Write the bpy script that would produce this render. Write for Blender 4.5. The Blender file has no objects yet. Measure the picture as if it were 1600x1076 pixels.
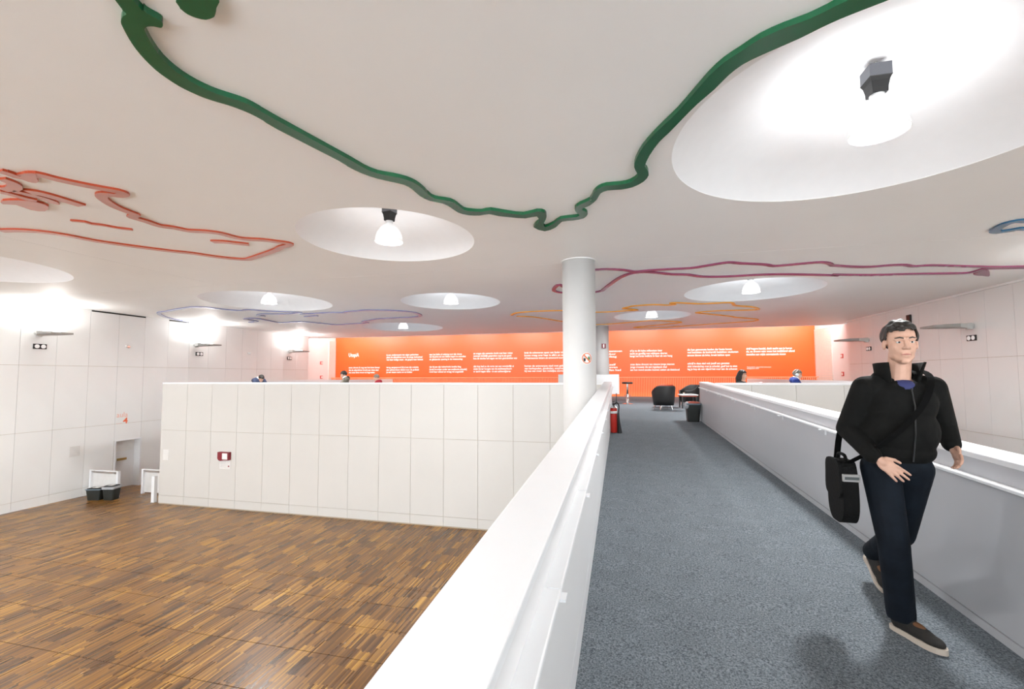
import bpy, bmesh, math, random
from mathutils import Vector, Matrix, Euler
from mathutils.geometry import tessellate_polygon
random.seed(7)
C = bpy.context.scene.collection
SC = bpy.context.scene
PI = math.pi

# ------------------------------------------------------------------ camera, world, exposure
EYE = 1.2                                   # eye height above the upper floor (z = 0)
cam_data = bpy.data.cameras.new('camera')
cam = bpy.data.objects.new('camera', cam_data); C.objects.link(cam); SC.camera = cam
cam_data.sensor_width = 36; cam_data.lens = 15.6526; cam_data.shift_y = 0.0067
cam_data.clip_start = 0.05; cam_data.clip_end = 200
_r, _u, _b = (0.971802, 0.235778, -0.002977), (0.015818, -0.052588, 0.998491), (0.235266, -0.970383, -0.054835)
cam.matrix_world = Matrix(((_r[0], _u[0], _b[0], 0), (_r[1], _u[1], _b[1], 0), (_r[2], _u[2], _b[2], EYE), (0, 0, 0, 1)))

world = bpy.data.worlds.new('world'); SC.world = world; world.use_nodes = True
world.node_tree.nodes['Background'].inputs[0].default_value = (0.89, 0.95, 1.0, 1)
world.node_tree.nodes['Background'].inputs[1].default_value = 4.3
SC.view_settings.view_transform = 'Standard'; SC.view_settings.look = 'None'
SC.view_settings.gamma = 1.0; SC.view_settings.use_curve_mapping = False
SC.view_settings.exposure = 1.06
SC.cycles.diffuse_bounces = 8; SC.cycles.max_bounces = 14

LAMP_W = 80; UPLIGHT_W = 20; SLOT_W = 38   # watts: dome lamp, wall uplight, each slot tube

def area_light(name, loc, rot, sx, sy, watts, color=(1, 1, 1), shape='RECTANGLE', parent=None):
    d = bpy.data.lights.new(name, 'AREA'); d.shape = shape; d.size = sx; d.size_y = sy
    d.energy = watts; d.color = color
    o = bpy.data.objects.new(name, d); C.objects.link(o)
    o.location = loc; o.rotation_euler = rot
    if parent: o.parent = parent
    return o

# ------------------------------------------------------------------ materials
def new_mat(name):
    m = bpy.data.materials.new(name); m.use_nodes = True
    nt = m.node_tree
    return m, nt, nt.nodes['Principled BSDF']

def mat(name, col, rough=0.5, metal=0.0, noise=0.04, scale=6.0, bump=0.0, bscale=200.0, spec=0.5, ior=1.45, emit=None):
    m, nt, b = new_mat(name)
    N, L = nt.nodes, nt.links
    tc = N.new('ShaderNodeTexCoord')
    n = N.new('ShaderNodeTexNoise'); n.inputs['Scale'].default_value = scale; n.inputs['Detail'].default_value = 4
    L.new(tc.outputs['Object'], n.inputs['Vector'])
    r = N.new('ShaderNodeValToRGB')
    r.color_ramp.elements[0].position = 0.3; r.color_ramp.elements[1].position = 0.7
    r.color_ramp.elements[0].color = tuple(max(0, c * (1 - noise)) for c in col) + (1,)
    r.color_ramp.elements[1].color = tuple(min(1, c * (1 + noise)) for c in col) + (1,)
    L.new(n.outputs['Fac'], r.inputs['Fac']); L.new(r.outputs['Color'], b.inputs['Base Color'])
    b.inputs['Roughness'].default_value = rough; b.inputs['Metallic'].default_value = metal
    b.inputs['IOR'].default_value = ior; b.inputs['Specular IOR Level'].default_value = spec
    if bump:
        n2 = N.new('ShaderNodeTexNoise'); n2.inputs['Scale'].default_value = bscale; n2.inputs['Detail'].default_value = 3
        L.new(tc.outputs['Object'], n2.inputs['Vector'])
        bp = N.new('ShaderNodeBump'); bp.inputs['Strength'].default_value = bump; bp.inputs['Distance'].default_value = 0.01
        L.new(n2.outputs['Fac'], bp.inputs['Height']); L.new(bp.outputs['Normal'], b.inputs['Normal'])
    if emit:
        b.inputs['Emission Color'].default_value = tuple(emit[:3]) + (1,); b.inputs['Emission Strength'].default_value = emit[3]
    return m

M = {}
M['ceiling'] = mat('ceiling_paint', (0.92, 0.925, 0.915), 0.5, noise=0.012, scale=0.8)
M['dome'] = mat('dome_plaster', (0.93, 0.94, 0.955), 0.6, noise=0.01)
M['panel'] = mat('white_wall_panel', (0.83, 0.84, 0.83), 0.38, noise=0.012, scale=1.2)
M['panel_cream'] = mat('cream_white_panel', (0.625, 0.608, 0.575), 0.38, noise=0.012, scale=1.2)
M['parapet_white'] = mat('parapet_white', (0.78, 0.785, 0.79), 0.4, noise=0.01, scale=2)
M['joint'] = mat('panel_joint', (0.42, 0.35, 0.26), 0.8)
M['white'] = mat('white_paint', (0.76, 0.765, 0.77), 0.4, noise=0.01)
M['parapet'] = mat('parapet_laminate', (0.49, 0.495, 0.52), 0.35, noise=0.015, scale=2)  # right parapet, its weaker light put into a greyer base colour
M['cap'] = mat('parapet_cap_white', (0.84, 0.855, 0.875), 0.35, noise=0.008)
M['plaster'] = mat('column_plaster', (0.60, 0.595, 0.585), 0.6, noise=0.01)
M['orange'] = mat('orange_paint', (0.68, 0.100, 0.001), 0.42, noise=0.02, scale=1.5, spec=0.85, ior=1.5)
M['slat'] = mat('orange_slat', (0.80, 0.36, 0.20), 0.4)
M['letter'] = mat('white_lettering', (0.92, 0.90, 0.88), 0.5)
M['black'] = mat('black_plastic', (0.012, 0.012, 0.012), 0.5)
M['bin'] = mat('dark_green_grey_plastic', (0.022, 0.026, 0.024), 0.45)
M['bag_liner'] = mat('grey_bin_liner', (0.45, 0.47, 0.50), 0.35, noise=0.15, scale=25)
M['blue_rim'] = mat('blue_grey_rim', (0.16, 0.22, 0.27), 0.35)
M['paper'] = mat('paper', (0.84, 0.83, 0.81), 0.7)
M['chrome'] = mat('chrome', (0.72, 0.72, 0.72), 0.15, 1.0)
M['steel_dark'] = mat('dark_metal', (0.08, 0.09, 0.09), 0.4, 0.6)
M['fitting'] = mat('fitting_grey', (0.55, 0.55, 0.53), 0.45)
M['fitting_dark'] = mat('fitting_underside', (0.33, 0.32, 0.30), 0.5)
M['gear'] = mat('gear_box_grey', (0.11, 0.115, 0.13), 0.45)
M['lens'] = mat('spot_lens', (0.8, 0.8, 0.8), 0.2, emit=(1, 0.97, 0.92, 0.1))
M['leather'] = mat('black_upholstery', (0.012, 0.012, 0.013), 0.55, bump=0.15, bscale=60)
M['redchair'] = mat('orange_red_upholstery', (0.40, 0.05, 0.015), 0.6)
M['ext_red'] = mat('extinguisher_red', (0.55, 0.03, 0.02), 0.3)
M['maroon'] = mat('maroon_plastic', (0.22, 0.02, 0.03), 0.4)
M['signred'] = mat('sign_red', (0.50, 0.03, 0.03), 0.4)
M['signorange'] = mat('sign_orange', (0.70, 0.14, 0.03), 0.5)
M['aula'] = mat('aula_orange', (0.86, 0.18, 0.08), 0.5)
M['aula_thin'] = mat('aula_pale_orange', (0.88, 0.48, 0.38), 0.5)
M['bottle_green'] = mat('sign_green', (0.08, 0.26, 0.09), 0.5)
M['brass'] = mat('brass', (0.50, 0.36, 0.14), 0.35, 0.8)
M['slot'] = mat('vent_slot_black', (0.01, 0.01, 0.01), 0.7)
M['green'] = mat('ceiling_strip_green', (0.011, 0.115, 0.046), 0.24, noise=0.05, ior=1.5)
M['red'] = mat('ceiling_strip_red', (0.42, 0.060, 0.020), 0.3, noise=0.05)
M['red_face'] = mat('ceiling_strip_red_face', (0.58, 0.25, 0.19), 0.28, noise=0.05)  # grazing sheen of the undersides painted as a paler red
M['blue_face'] = mat('ceiling_strip_blue_face', (0.42, 0.45, 0.60), 0.28, noise=0.05)  # reflected sheen put into a pale blue underside colour
M['purple'] = mat('ceiling_strip_purple', (0.26, 0.05, 0.13), 0.25, noise=0.05)
M['yellow'] = mat('ceiling_strip_yellow', (0.80, 0.36, 0.01), 0.3, noise=0.04)
M['blue'] = mat('ceiling_strip_blue', (0.22, 0.24, 0.44), 0.25, noise=0.05)
M['teal'] = mat('ceiling_strip_teal', (0.03, 0.14, 0.26), 0.22, noise=0.05)
M['skin'] = mat('skin', (0.56, 0.33, 0.24), 0.5, noise=0.06, scale=30)
M['lip'] = mat('lip', (0.42, 0.16, 0.13), 0.5)
M['hair_dark'] = mat('dark_hair', (0.020, 0.016, 0.013), 0.45, noise=0.3, scale=120, bump=0.4, bscale=150)
M['hair_grey'] = mat('grey_brown_hair', (0.20, 0.17, 0.14), 0.5, noise=0.3, scale=120, bump=0.4, bscale=150)
M['hair_brown'] = mat('brown_hair', (0.055, 0.040, 0.028), 0.45, noise=0.3, scale=120, bump=0.4, bscale=150)
M['eye'] = mat('eye_white', (0.7, 0.7, 0.68), 0.25)
M['iris'] = mat('iris_dark', (0.03, 0.03, 0.035), 0.2)
M['jacket'] = mat('black_jacket', (0.005, 0.005, 0.0045), 0.85, noise=0.2, scale=14, bump=0.5, bscale=16, spec=0.2)
M['jeans'] = mat('navy_trousers', (0.006, 0.0095, 0.015), 0.8, noise=0.25, scale=12, bump=0.35, bscale=18, spec=0.2)
M['shirt_blue'] = mat('blue_shirt', (0.03, 0.035, 0.12), 0.8)
M['shoe'] = mat('dark_shoe_suede', (0.022, 0.020, 0.018), 0.8, noise=0.2, scale=40)
M['shoe_tan'] = mat('tan_shoe_tongue', (0.16, 0.07, 0.03), 0.7)
M['sole'] = mat('beige_rubber_sole', (0.58, 0.50, 0.42), 0.6)
M['bagcloth'] = mat('black_bag_cloth', (0.005, 0.005, 0.005), 0.85, bump=0.3, bscale=90, spec=0.2)
M['strap'] = mat('black_strap', (0.004, 0.004, 0.004), 0.95, spec=0.1)
M['buckle'] = mat('grey_buckle', (0.30, 0.29, 0.28), 0.4)
M['wool_red'] = mat('red_jumper', (0.30, 0.015, 0.03), 0.85)
M['wool_blue'] = mat('royal_blue_jumper', (0.015, 0.035, 0.20), 0.85)
M['navy'] = mat('navy_top', (0.03, 0.04, 0.08), 0.85)
M['khaki'] = mat('grey_brown_jacket', (0.16, 0.14, 0.11), 0.85, noise=0.4, scale=9)
M['coat_black'] = mat('black_top', (0.02, 0.018, 0.018), 0.85)
M['headphone'] = mat('white_grey_headphones', (0.6, 0.65, 0.68), 0.3)
M['desk'] = mat('desk_white', (0.8, 0.8, 0.79), 0.5)
M['louvre'] = mat('louvre_cream', (0.86, 0.80, 0.74), 0.5)
M['grille'] = mat('grille_grey', (0.74, 0.73, 0.71), 0.5)
M['mag'] = mat('magazine_tan', (0.55, 0.36, 0.18), 0.5)
M['lidred'] = mat('orange_red_lid', (0.50, 0.10, 0.06), 0.4)

def glass_mat():
    m, nt, b = new_mat('window_glass')
    t = nt.nodes.new('ShaderNodeBsdfTransparent'); g = nt.nodes.new('ShaderNodeBsdfGlossy'); g.inputs['Roughness'].default_value = 0.02
    f = nt.nodes.new('ShaderNodeFresnel'); x = nt.nodes.new('ShaderNodeMixShader')
    nt.links.new(f.outputs[0], x.inputs[0]); nt.links.new(t.outputs[0], x.inputs[1]); nt.links.new(g.outputs[0], x.inputs[2])
    nt.links.new(x.outputs[0], nt.nodes['Material Output'].inputs['Surface'])
    return m
M['glass'] = glass_mat()

def shade_mat():
    m, nt, b = new_mat('lit_opal_shade')
    b.inputs['Base Color'].default_value = (0.62, 0.63, 0.64, 1); b.inputs['Roughness'].default_value = 0.25
    b.inputs['Emission Color'].default_value = (1, 0.99, 0.97, 1); b.inputs['Emission Strength'].default_value = 0.20
    return m
M['shade'] = shade_mat()
M['bulb'] = mat('lit_bulb_glass', (0.9, 0.9, 0.9), 0.3, emit=(1, 0.98, 0.94, 6.0))
M['tube'] = mat('lit_tube', (0.9, 0.9, 0.9), 0.3, emit=(1, 0.98, 0.95, 4.0))
M['uplens'] = mat('lit_uplight_glass', (0.9, 0.9, 0.9), 0.3, emit=(1, 0.97, 0.92, 6.0))

def math_node(nt, op, a, b=None):
    n = nt.nodes.new('ShaderNodeMath'); n.operation = op
    for i, v in enumerate((a, b)):
        if v is None: continue
        if isinstance(v, (int, float)): n.inputs[i].default_value = v
        else: nt.links.new(v, n.inputs[i])
    return n.outputs[0]

def wood_mat():
    m, nt, b = new_mat('industrial_parquet')
    N, L = nt.nodes, nt.links
    tc = N.new('ShaderNodeTexCoord'); sp = N.new('ShaderNodeSeparateXYZ'); L.new(tc.outputs['Object'], sp.inputs[0])
    X, Y = sp.outputs[0], sp.outputs[1]
    def white(a, bb):
        cb = N.new('ShaderNodeCombineXYZ')
        for i, v in enumerate((a, bb)):
            if isinstance(v, (int, float)): cb.inputs[i].default_value = v
            else: L.new(v, cb.inputs[i])
        w = N.new('ShaderNodeTexWhiteNoise'); w.noise_dimensions = '2D'; L.new(cb.outputs[0], w.inputs['Vector'])
        return w.outputs['Value']
    strip = math_node(nt, 'FLOOR', math_node(nt, 'DIVIDE', X, 0.026))
    group = math_node(nt, 'FLOOR', math_node(nt, 'DIVIDE', X, 0.182))
    off = white(group, 3.3)
    jit = math_node(nt, 'MULTIPLY', white(strip, 9.1), 0.10)
    row = math_node(nt, 'FLOOR', math_node(nt, 'ADD', math_node(nt, 'ADD', math_node(nt, 'DIVIDE', Y, 0.40), off), jit))
    v1 = white(strip, row); v2 = white(group, row)
    v = math_node(nt, 'ADD', math_node(nt, 'MULTIPLY', v1, 0.64), math_node(nt, 'MULTIPLY', v2, 0.36))
    r = N.new('ShaderNodeValToRGB'); e = r.color_ramp.elements
    e[0].position = 0.08; e[0].color = (0.066, 0.030, 0.011, 1)
    e[1].position = 0.95; e[1].color = (0.60, 0.345, 0.10, 1)
    for pos, c in ((0.35, (0.145, 0.068, 0.023, 1)), (0.6, (0.265, 0.130, 0.041, 1)), (0.8, (0.39, 0.205, 0.062, 1))):
        q = e.new(pos); q.color = c
    L.new(v, r.inputs['Fac'])
    g = N.new('ShaderNodeTexNoise'); g.inputs['Scale'].default_value = 1.0; g.inputs['Detail'].default_value = 5
    mp = N.new('ShaderNodeMapping'); mp.inputs['Scale'].default_value = (160, 9, 1); L.new(tc.outputs['Object'], mp.inputs[0]); L.new(mp.outputs[0], g.inputs['Vector'])
    mx = N.new('ShaderNodeMixRGB'); mx.blend_type = 'MULTIPLY'; mx.inputs[0].default_value = 0.35
    L.new(r.outputs['Color'], mx.inputs[1]); L.new(g.outputs['Fac'], mx.inputs[2]); 
    hs = N.new('ShaderNodeHueSaturation'); hs.inputs['Value'].default_value = 1.02; hs.inputs['Saturation'].default_value = 1.1; L.new(mx.outputs[0], hs.inputs['Color'])
    fx = math_node(nt, 'FRACT', math_node(nt, 'DIVIDE', X, 0.026))
    gap = math_node(nt, 'LESS_THAN', fx, 0.12)
    mg = N.new('ShaderNodeMixRGB'); mg.inputs[2].default_value = (0.06, 0.03, 0.012, 1)
    L.new(math_node(nt, 'MULTIPLY', gap, 0.75), mg.inputs[0]); L.new(hs.outputs[0], mg.inputs[1]); L.new(mg.outputs[0], b.inputs['Base Color'])
    bp = N.new('ShaderNodeBump'); bp.inputs['Strength'].default_value = 0.25; bp.inputs['Distance'].default_value = 0.002; bp.invert = True
    L.new(gap, bp.inputs['Height']); L.new(bp.outputs['Normal'], b.inputs['Normal'])
    rr = math_node(nt, 'ADD', math_node(nt, 'MULTIPLY', v1, 0.12), 0.26); L.new(rr, b.inputs['Roughness'])
    return m
M['wood'] = wood_mat()
M['woodgap'] = mat('floor_gap', (0.085, 0.065, 0.045), 0.7)

def carpet_mat():
    m, nt, b = new_mat('grey_carpet')
    N, L = nt.nodes, nt.links
    tc = N.new('ShaderNodeTexCoord')
    n = N.new('ShaderNodeTexNoise'); n.inputs['Scale'].default_value = 95; n.inputs['Detail'].default_value = 3; n.inputs['Roughness'].default_value = 0.8
    n2 = N.new('ShaderNodeTexNoise'); n2.inputs['Scale'].default_value = 5; n2.inputs['Detail'].default_value = 3
    L.new(tc.outputs['Object'], n.inputs['Vector']); L.new(tc.outputs['Object'], n2.inputs['Vector'])
    r = N.new('ShaderNodeValToRGB'); e = r.color_ramp.elements
    e[0].position = 0.36; e[0].color = (0.050, 0.064, 0.076, 1); e[1].position = 0.66; e[1].color = (0.255, 0.285, 0.31, 1)
    L.new(n.outputs['Fac'], r.inputs['Fac'])
    mx = N.new('ShaderNodeMixRGB'); mx.blend_type = 'OVERLAY'; mx.inputs[0].default_value = 0.15
    L.new(r.outputs['Color'], mx.inputs[1]); L.new(n2.outputs['Fac'], mx.inputs[2]); L.new(mx.outputs[0], b.inputs['Base Color'])
    b.inputs['Roughness'].default_value = 0.95; b.inputs['Specular IOR Level'].default_value = 0.15
    bp = N.new('ShaderNodeBump'); bp.inputs['Strength'].default_value = 0.6; bp.inputs['Distance'].default_value = 0.006
    L.new(n.outputs['Fac'], bp.inputs['Height']); L.new(bp.outputs['Normal'], b.inputs['Normal'])
    return m
M['carpet'] = carpet_mat()

# ------------------------------------------------------------------ mesh helpers
def link(name, me, parent=None, loc=None):
    o = bpy.data.objects.new(name, me); C.objects.link(o)
    if parent: o.parent = parent
    if loc is not None: o.location = loc
    return o

def finish(name, bm, m, parent=None, loc=None, smooth=False, bevel=0.0):
    bmesh.ops.recalc_face_normals(bm, faces=bm.faces[:])
    me = bpy.data.meshes.new(name); bm.to_mesh(me); bm.free()
    for mm in (m if isinstance(m, (list, tuple)) else [m]): me.materials.append(mm)
    if smooth:
        for p in me.polygons: p.use_smooth = True
    o = link(name, me, parent, loc)
    if bevel:
        b = o.modifiers.new('bevel', 'BEVEL'); b.width = bevel; b.segments = 2; b.limit_method = 'ANGLE'
    return o

def box(bm, x0, x1, y0, y1, z0, z1, mi=0):
    v = [bm.verts.new((x, y, z)) for z in (z0, z1) for x, y in ((x0, y0), (x1, y0), (x1, y1), (x0, y1))]
    for f in ((3, 2, 1, 0), (4, 5, 6, 7), (0, 1, 5, 4), (1, 2, 6, 5), (2, 3, 7, 6), (3, 0, 4, 7)):
        bm.faces.new([v[i] for i in f]).material_index = mi
    return v

def obox(name, x0, x1, y0, y1, z0, z1, m, parent=None, bevel=0.0, loc=None):
    bm = bmesh.new(); box(bm, x0, x1, y0, y1, z0, z1)
    return finish(name, bm, m, parent, loc, bevel=bevel)

def lathe(bm, prof, seg=32, c=(0, 0, 0), closed=False):
    rings = []
    for r, z in prof:
        if r < 1e-6: rings.append([bm.verts.new((c[0], c[1], c[2] + z))])
        else: rings.append([bm.verts.new((c[0] + r * math.cos(2 * PI * i / seg), c[1] + r * math.sin(2 * PI * i / seg), c[2] + z)) for i in range(seg)])
    for a, b in zip(rings, rings[1:]):
        for i in range(seg):
            j = (i + 1) % seg
            if len(a) == 1 and len(b) == 1: continue
            if len(a) == 1: bm.faces.new((a[0], b[i], b[j]))
            elif len(b) == 1: bm.faces.new((a[i], a[j], b[0]))
            else: bm.faces.new((a[i], a[j], b[j], b[i]))

def tube(bm, pts, r, seg=10, cap=True):
    pts = [Vector(p) for p in pts]; rings = []
    rr = r if isinstance(r, (list, tuple)) else [r] * len(pts)
    up = Vector((0, 0, 1))
    for i, p in enumerate(pts):
        d = (pts[min(i + 1, len(pts) - 1)] - pts[max(i - 1, 0)]).normalized()
        a = d.cross(up)
        if a.length < 1e-3: a = d.cross(Vector((1, 0, 0)))
        a.normalize(); b = d.cross(a)
        rings.append([bm.verts.new(p + rr[i] * (math.cos(2 * PI * k / seg) * a + math.sin(2 * PI * k / seg) * b)) for k in range(seg)])
    for x, y in zip(rings, rings[1:]):
        for k in range(seg): bm.faces.new((x[k], x[(k + 1) % seg], y[(k + 1) % seg], y[k]))
    if cap:
        bm.faces.new(rings[0][::-1]); bm.faces.new(rings[-1])

def catmull(pts, n=3, closed=False):
    out = []; k = len(pts)
    for i in range(k if closed else k - 1):
        g = lambda j: Vector(pts[j % k]) if closed else Vector(pts[max(0, min(k - 1, j))])
        p0, p1, p2, p3 = g(i - 1), g(i), g(i + 1), g(i + 2)
        for s in range(n):
            t = s / n
            out.append(tuple(0.5 * ((2 * p1) + (p2 - p0) * t + (2 * p0 - 5 * p1 + 4 * p2 - p3) * t * t + (3 * p1 - p0 - 3 * p2 + p3) * t ** 3)))
    if not closed: out.append(tuple(pts[-1]))
    return out

def prism(bm, poly, z0, z1):
    tri = tessellate_polygon([[Vector((x, y, 0)) for x, y in poly]])
    lo = [bm.verts.new((x, y, z0)) for x, y in poly]; hi = [bm.verts.new((x, y, z1)) for x, y in poly]
    n = len(poly)
    for t in tri:
        try: bm.faces.new([lo[i] for i in t]); bm.faces.new([hi[i] for i in t][::-1])
        except ValueError: pass
    for i in range(n):
        bm.faces.new((lo[i], lo[(i + 1) % n], hi[(i + 1) % n], hi[i]))

def ribbon(bm, pts, w, z0, z1):
    """a strip of width w along a 2-D line, with flat ends and real thickness"""
    P = [Vector(p) for p in catmull(pts, 3)]
    Q = [P[0]]
    for p in P[1:]:
        if (p - Q[-1]).length > 0.012: Q.append(p)
    P = Q; rows = []
    for i, p in enumerate(P):
        d = (P[min(i + 1, len(P) - 1)] - P[max(0, i - 1)])
        if d.length < 1e-6: d = Vector((1, 0))
        d.normalize(); n = Vector((-d.y, d.x))
        ww = w[0] + (w[1] - w[0]) * i / (len(P) - 1) if isinstance(w, tuple) else w
        a, b = p + n * ww / 2, p - n * ww / 2
        rows.append([bm.verts.new((a.x, a.y, z0)), bm.verts.new((b.x, b.y, z0)), bm.verts.new((b.x, b.y, z1)), bm.verts.new((a.x, a.y, z1))])
    for r, s in zip(rows, rows[1:]):
        for k in range(4): bm.faces.new((r[k], r[(k + 1) % 4], s[(k + 1) % 4], s[k]))
    bm.faces.new(rows[0][::-1]); bm.faces.new(rows[-1])

def tag(o, label, cat, group=None):
    o['label'] = label; o['category'] = cat
    if group: o['group'] = group
    return o
def thing(name, label, cat, loc=(0, 0, 0), rz=0.0, group=None):
    o = bpy.data.objects.new(name, None); C.objects.link(o); o.empty_display_size = 0.2
    o.location = loc; o.rotation_euler = (0, 0, rz)
    return tag(o, label, cat, group)
def struct(o):
    o['kind'] = 'structure'; return o

def copy_tree(root, loc, rz=None, label=None):
    kids = {}
    for o in list(C.objects):
        if o.parent: kids.setdefault(o.parent.name, []).append(o)
    def cp(o, par):
        c = o.copy(); C.objects.link(c)
        if par: c.parent = par
        for ch in kids.get(o.name, []): cp(ch, c)
        return c
    r = cp(root, None); r.location = loc
    if rz is not None: r.rotation_euler = (0, 0, rz)
    if label: r['label'] = label
    return r

def ell(bm, c, r, rot=None, sub=3):
    g = bmesh.ops.create_icosphere(bm, subdivisions=sub, radius=1.0)['verts']
    R = Euler(rot).to_matrix() if rot else Matrix.Identity(3)
    for v in g: v.co = R @ Vector((v.co.x * r[0], v.co.y * r[1], v.co.z * r[2])) + Vector(c)

def cone_cap(bm, p0, p1, r0, r1, seg=14, rings=5):
    """tapered capsule as one closed surface"""
    p0, p1 = Vector(p0), Vector(p1); d = p1 - p0
    if d.length < 1e-6: d = Vector((0, 0, 1e-4))
    z = d.normalized(); x = z.orthogonal().normalized(); y = z.cross(x)
    prof = []
    for i in range(rings + 1):
        a = -PI / 2 + i * (PI / 2) / rings; prof.append((p0 + z * (r0 * math.sin(a)), r0 * math.cos(a)))
    for i in range(rings + 1):
        a = i * (PI / 2) / rings; prof.append((p1 + z * (r1 * math.sin(a)), r1 * math.cos(a)))
    rg = []
    for c, r in prof:
        rg.append([bm.verts.new(c)] if r < 1e-6 else [bm.verts.new(c + r * (math.cos(2 * PI * k / seg) * x + math.sin(2 * PI * k / seg) * y)) for k in range(seg)])
    for a, b in zip(rg, rg[1:]):
        for k in range(seg):
            j = (k + 1) % seg
            if len(a) == 1: bm.faces.new((a[0], b[j], b[k]))
            elif len(b) == 1: bm.faces.new((a[k], a[j], b[0]))
            else: bm.faces.new((a[k], a[j], b[j], b[k]))

def chain(bm, pts, radii):
    for a, b, ra, rb in zip(pts, pts[1:], radii, radii[1:]): cone_cap(bm, a, b, ra, rb)

def fuse(name, bm, m, parent, voxel, smooth=3, cut=None):
    """overlapping closed volumes fused by voxel remesh into ONE continuous surface"""
    me = bpy.data.meshes.new(name + '_raw'); bm.to_mesh(me); bm.free()
    o = bpy.data.objects.new(name + '_raw', me); C.objects.link(o)
    r = o.modifiers.new('r', 'REMESH'); r.mode = 'VOXEL'; r.voxel_size = voxel; r.use_smooth_shade = True
    if smooth:
        s = o.modifiers.new('s', 'SMOOTH'); s.factor = 0.5; s.iterations = smooth
    dg = bpy.context.evaluated_depsgraph_get(); dg.update()
    out = bpy.data.meshes.new_from_object(o.evaluated_get(dg)); out.name = name
    bpy.data.objects.remove(o); bpy.data.meshes.remove(me)
    if cut:
        b2 = bmesh.new(); b2.from_mesh(out)
        bmesh.ops.delete(b2, geom=[v for v in b2.verts if cut(v.co)], context='VERTS')
        b2.to_mesh(out); b2.free()
    out.materials.clear(); out.materials.append(m)
    for p in out.polygons: p.use_smooth = True
    return link(name, out, parent)

def text_mesh(lines, weight=0.0):
    """lines: (string, x, z, width) on the XZ plane at y=0, facing -Y -> one mesh"""
    bm = bmesh.new()
    for s, x, z, w, size in lines:
        cu = bpy.data.curves.new('t', 'FONT'); cu.body = s; cu.size = size; cu.offset = weight; cu.resolution_u = 2
        o = bpy.data.objects.new('t', cu); C.objects.link(o)
        dg = bpy.context.evaluated_depsgraph_get()
        me = bpy.data.meshes.new_from_object(o.evaluated_get(dg))
        xs = [v.co.x for v in me.vertices]
        sx = w / (max(xs) - min(xs)) if w else 1.0; x0 = min(xs)
        for v in me.vertices: v.co = ((v.co.x - x0) * sx + x, 0.0, v.co.y + z)
        bm.from_mesh(me)
        bpy.data.objects.remove(o); bpy.data.curves.remove(cu); bpy.data.meshes.remove(me)
    return bm
# ------------------------------------------------------------------ traced outlines (metres on the ceiling plane) and lettering positions
GREEN=[(-2.572, 1.128),(-2.961, 1.94),(-3.008, 2.026),(-3.018, 2.059),(-3.066, 2.069),(-3.122, 2.099),(-3.157, 2.136),(-3.226, 2.224),(-3.283, 2.313),(-3.327, 2.406),(-3.362, 2.51),(-3.373, 2.601),(-3.371, 2.7),(-3.348, 2.786),(-3.313, 2.866),(-3.261, 2.936),(-3.21, 2.992),(-3.166, 3.058),(-3.122, 3.146),(-3.095, 3.257),(-3.078, 3.411),(-2.896, 4.078),(-2.879, 4.226),(-2.82, 4.414),(-2.721, 4.576),(-2.593, 4.704),(-2.497, 4.81),(-2.463, 4.945),(-2.46, 5.157),(-2.406, 5.332),(-2.272, 5.467),(-2.223, 5.62),(-2.189, 5.828),(-2.09, 5.954),(-1.934, 6.009),(-1.785, 5.991),(-1.672, 6.098),(-1.497, 6.199),(-1.315, 6.285),(-1.136, 6.249),(-1.155, 6.477),(-1.273, 6.696),(-1.136, 6.931),(-0.934, 6.781),(-0.812, 6.556),(-0.649, 6.544),(-0.486, 6.491),(-0.415, 6.329),(-0.446, 6.206),(-0.489, 6.121),(-0.367, 6.017),(-0.262, 5.831),(-0.208, 5.646),(-0.116, 5.57),(0.044, 5.581),(0.187, 5.544),(0.308, 5.414),(0.356, 5.249),(0.331, 5.102),(0.301, 5.006),(0.337, 4.767),(0.412, 4.513),(0.487, 4.361),(0.587, 4.133),(0.677, 3.938),(0.777, 3.766),(0.849, 3.607),(0.925, 3.503),(1.02, 3.437),(1.126, 3.378),(1.24, 3.314),(1.331, 3.25),(1.42, 3.196),(1.532, 3.145),(1.691, 3.078),(2.424, 2.759),(2.181, 2.699),(1.448, 3.018),(1.317, 3.092),(1.223, 3.147),(1.097, 3.192),(0.971, 3.259),(0.873, 3.357),(0.782, 3.449),(0.706, 3.577),(0.631, 3.761),(0.531, 4.008),(0.429, 4.205),(0.336, 4.394),(0.256, 4.594),(0.198, 4.839),(0.188, 5.007),(0.216, 5.133),(0.234, 5.264),(0.155, 5.39),(0.044, 5.431),(-0.126, 5.423),(-0.23, 5.49),(-0.296, 5.623),(-0.355, 5.824),(-0.49, 5.942),(-0.575, 6.081),(-0.567, 6.242),(-0.531, 6.329),(-0.584, 6.415),(-0.813, 6.429),(-0.946, 6.609),(-1.097, 6.74),(-1.094, 6.579),(-1.038, 6.421),(-0.999, 6.267),(-1.003, 6.126),(-1.101, 6.056),(-1.311, 6.134),(-1.51, 6.021),(-1.717, 5.856),(-1.864, 5.879),(-1.988, 5.825),(-2.076, 5.751),(-2.102, 5.558),(-2.144, 5.418),(-2.266, 5.321),(-2.33, 5.221),(-2.33, 4.99),(-2.348, 4.814),(-2.406, 4.681),(-2.517, 4.565),(-2.65, 4.456),(-2.725, 4.302),(-2.763, 4.111),(-2.98, 3.257),(-3.005, 3.121),(-3.034, 3.018),(-3.085, 2.942),(-3.157, 2.857),(-3.203, 2.769),(-3.229, 2.669),(-3.229, 2.554),(-3.201, 2.437),(-3.144, 2.329),(-3.085, 2.242),(-3.035, 2.182),(-2.99, 2.17),(-2.95, 2.18),(-2.926, 2.196),(-2.906, 2.198),(-2.872, 2.176),(-2.862, 2.151),(-2.872, 2.119),(-2.884, 2.084),(-2.878, 2.058),(-2.862, 1.974),(-2.473, 1.162)]
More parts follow.
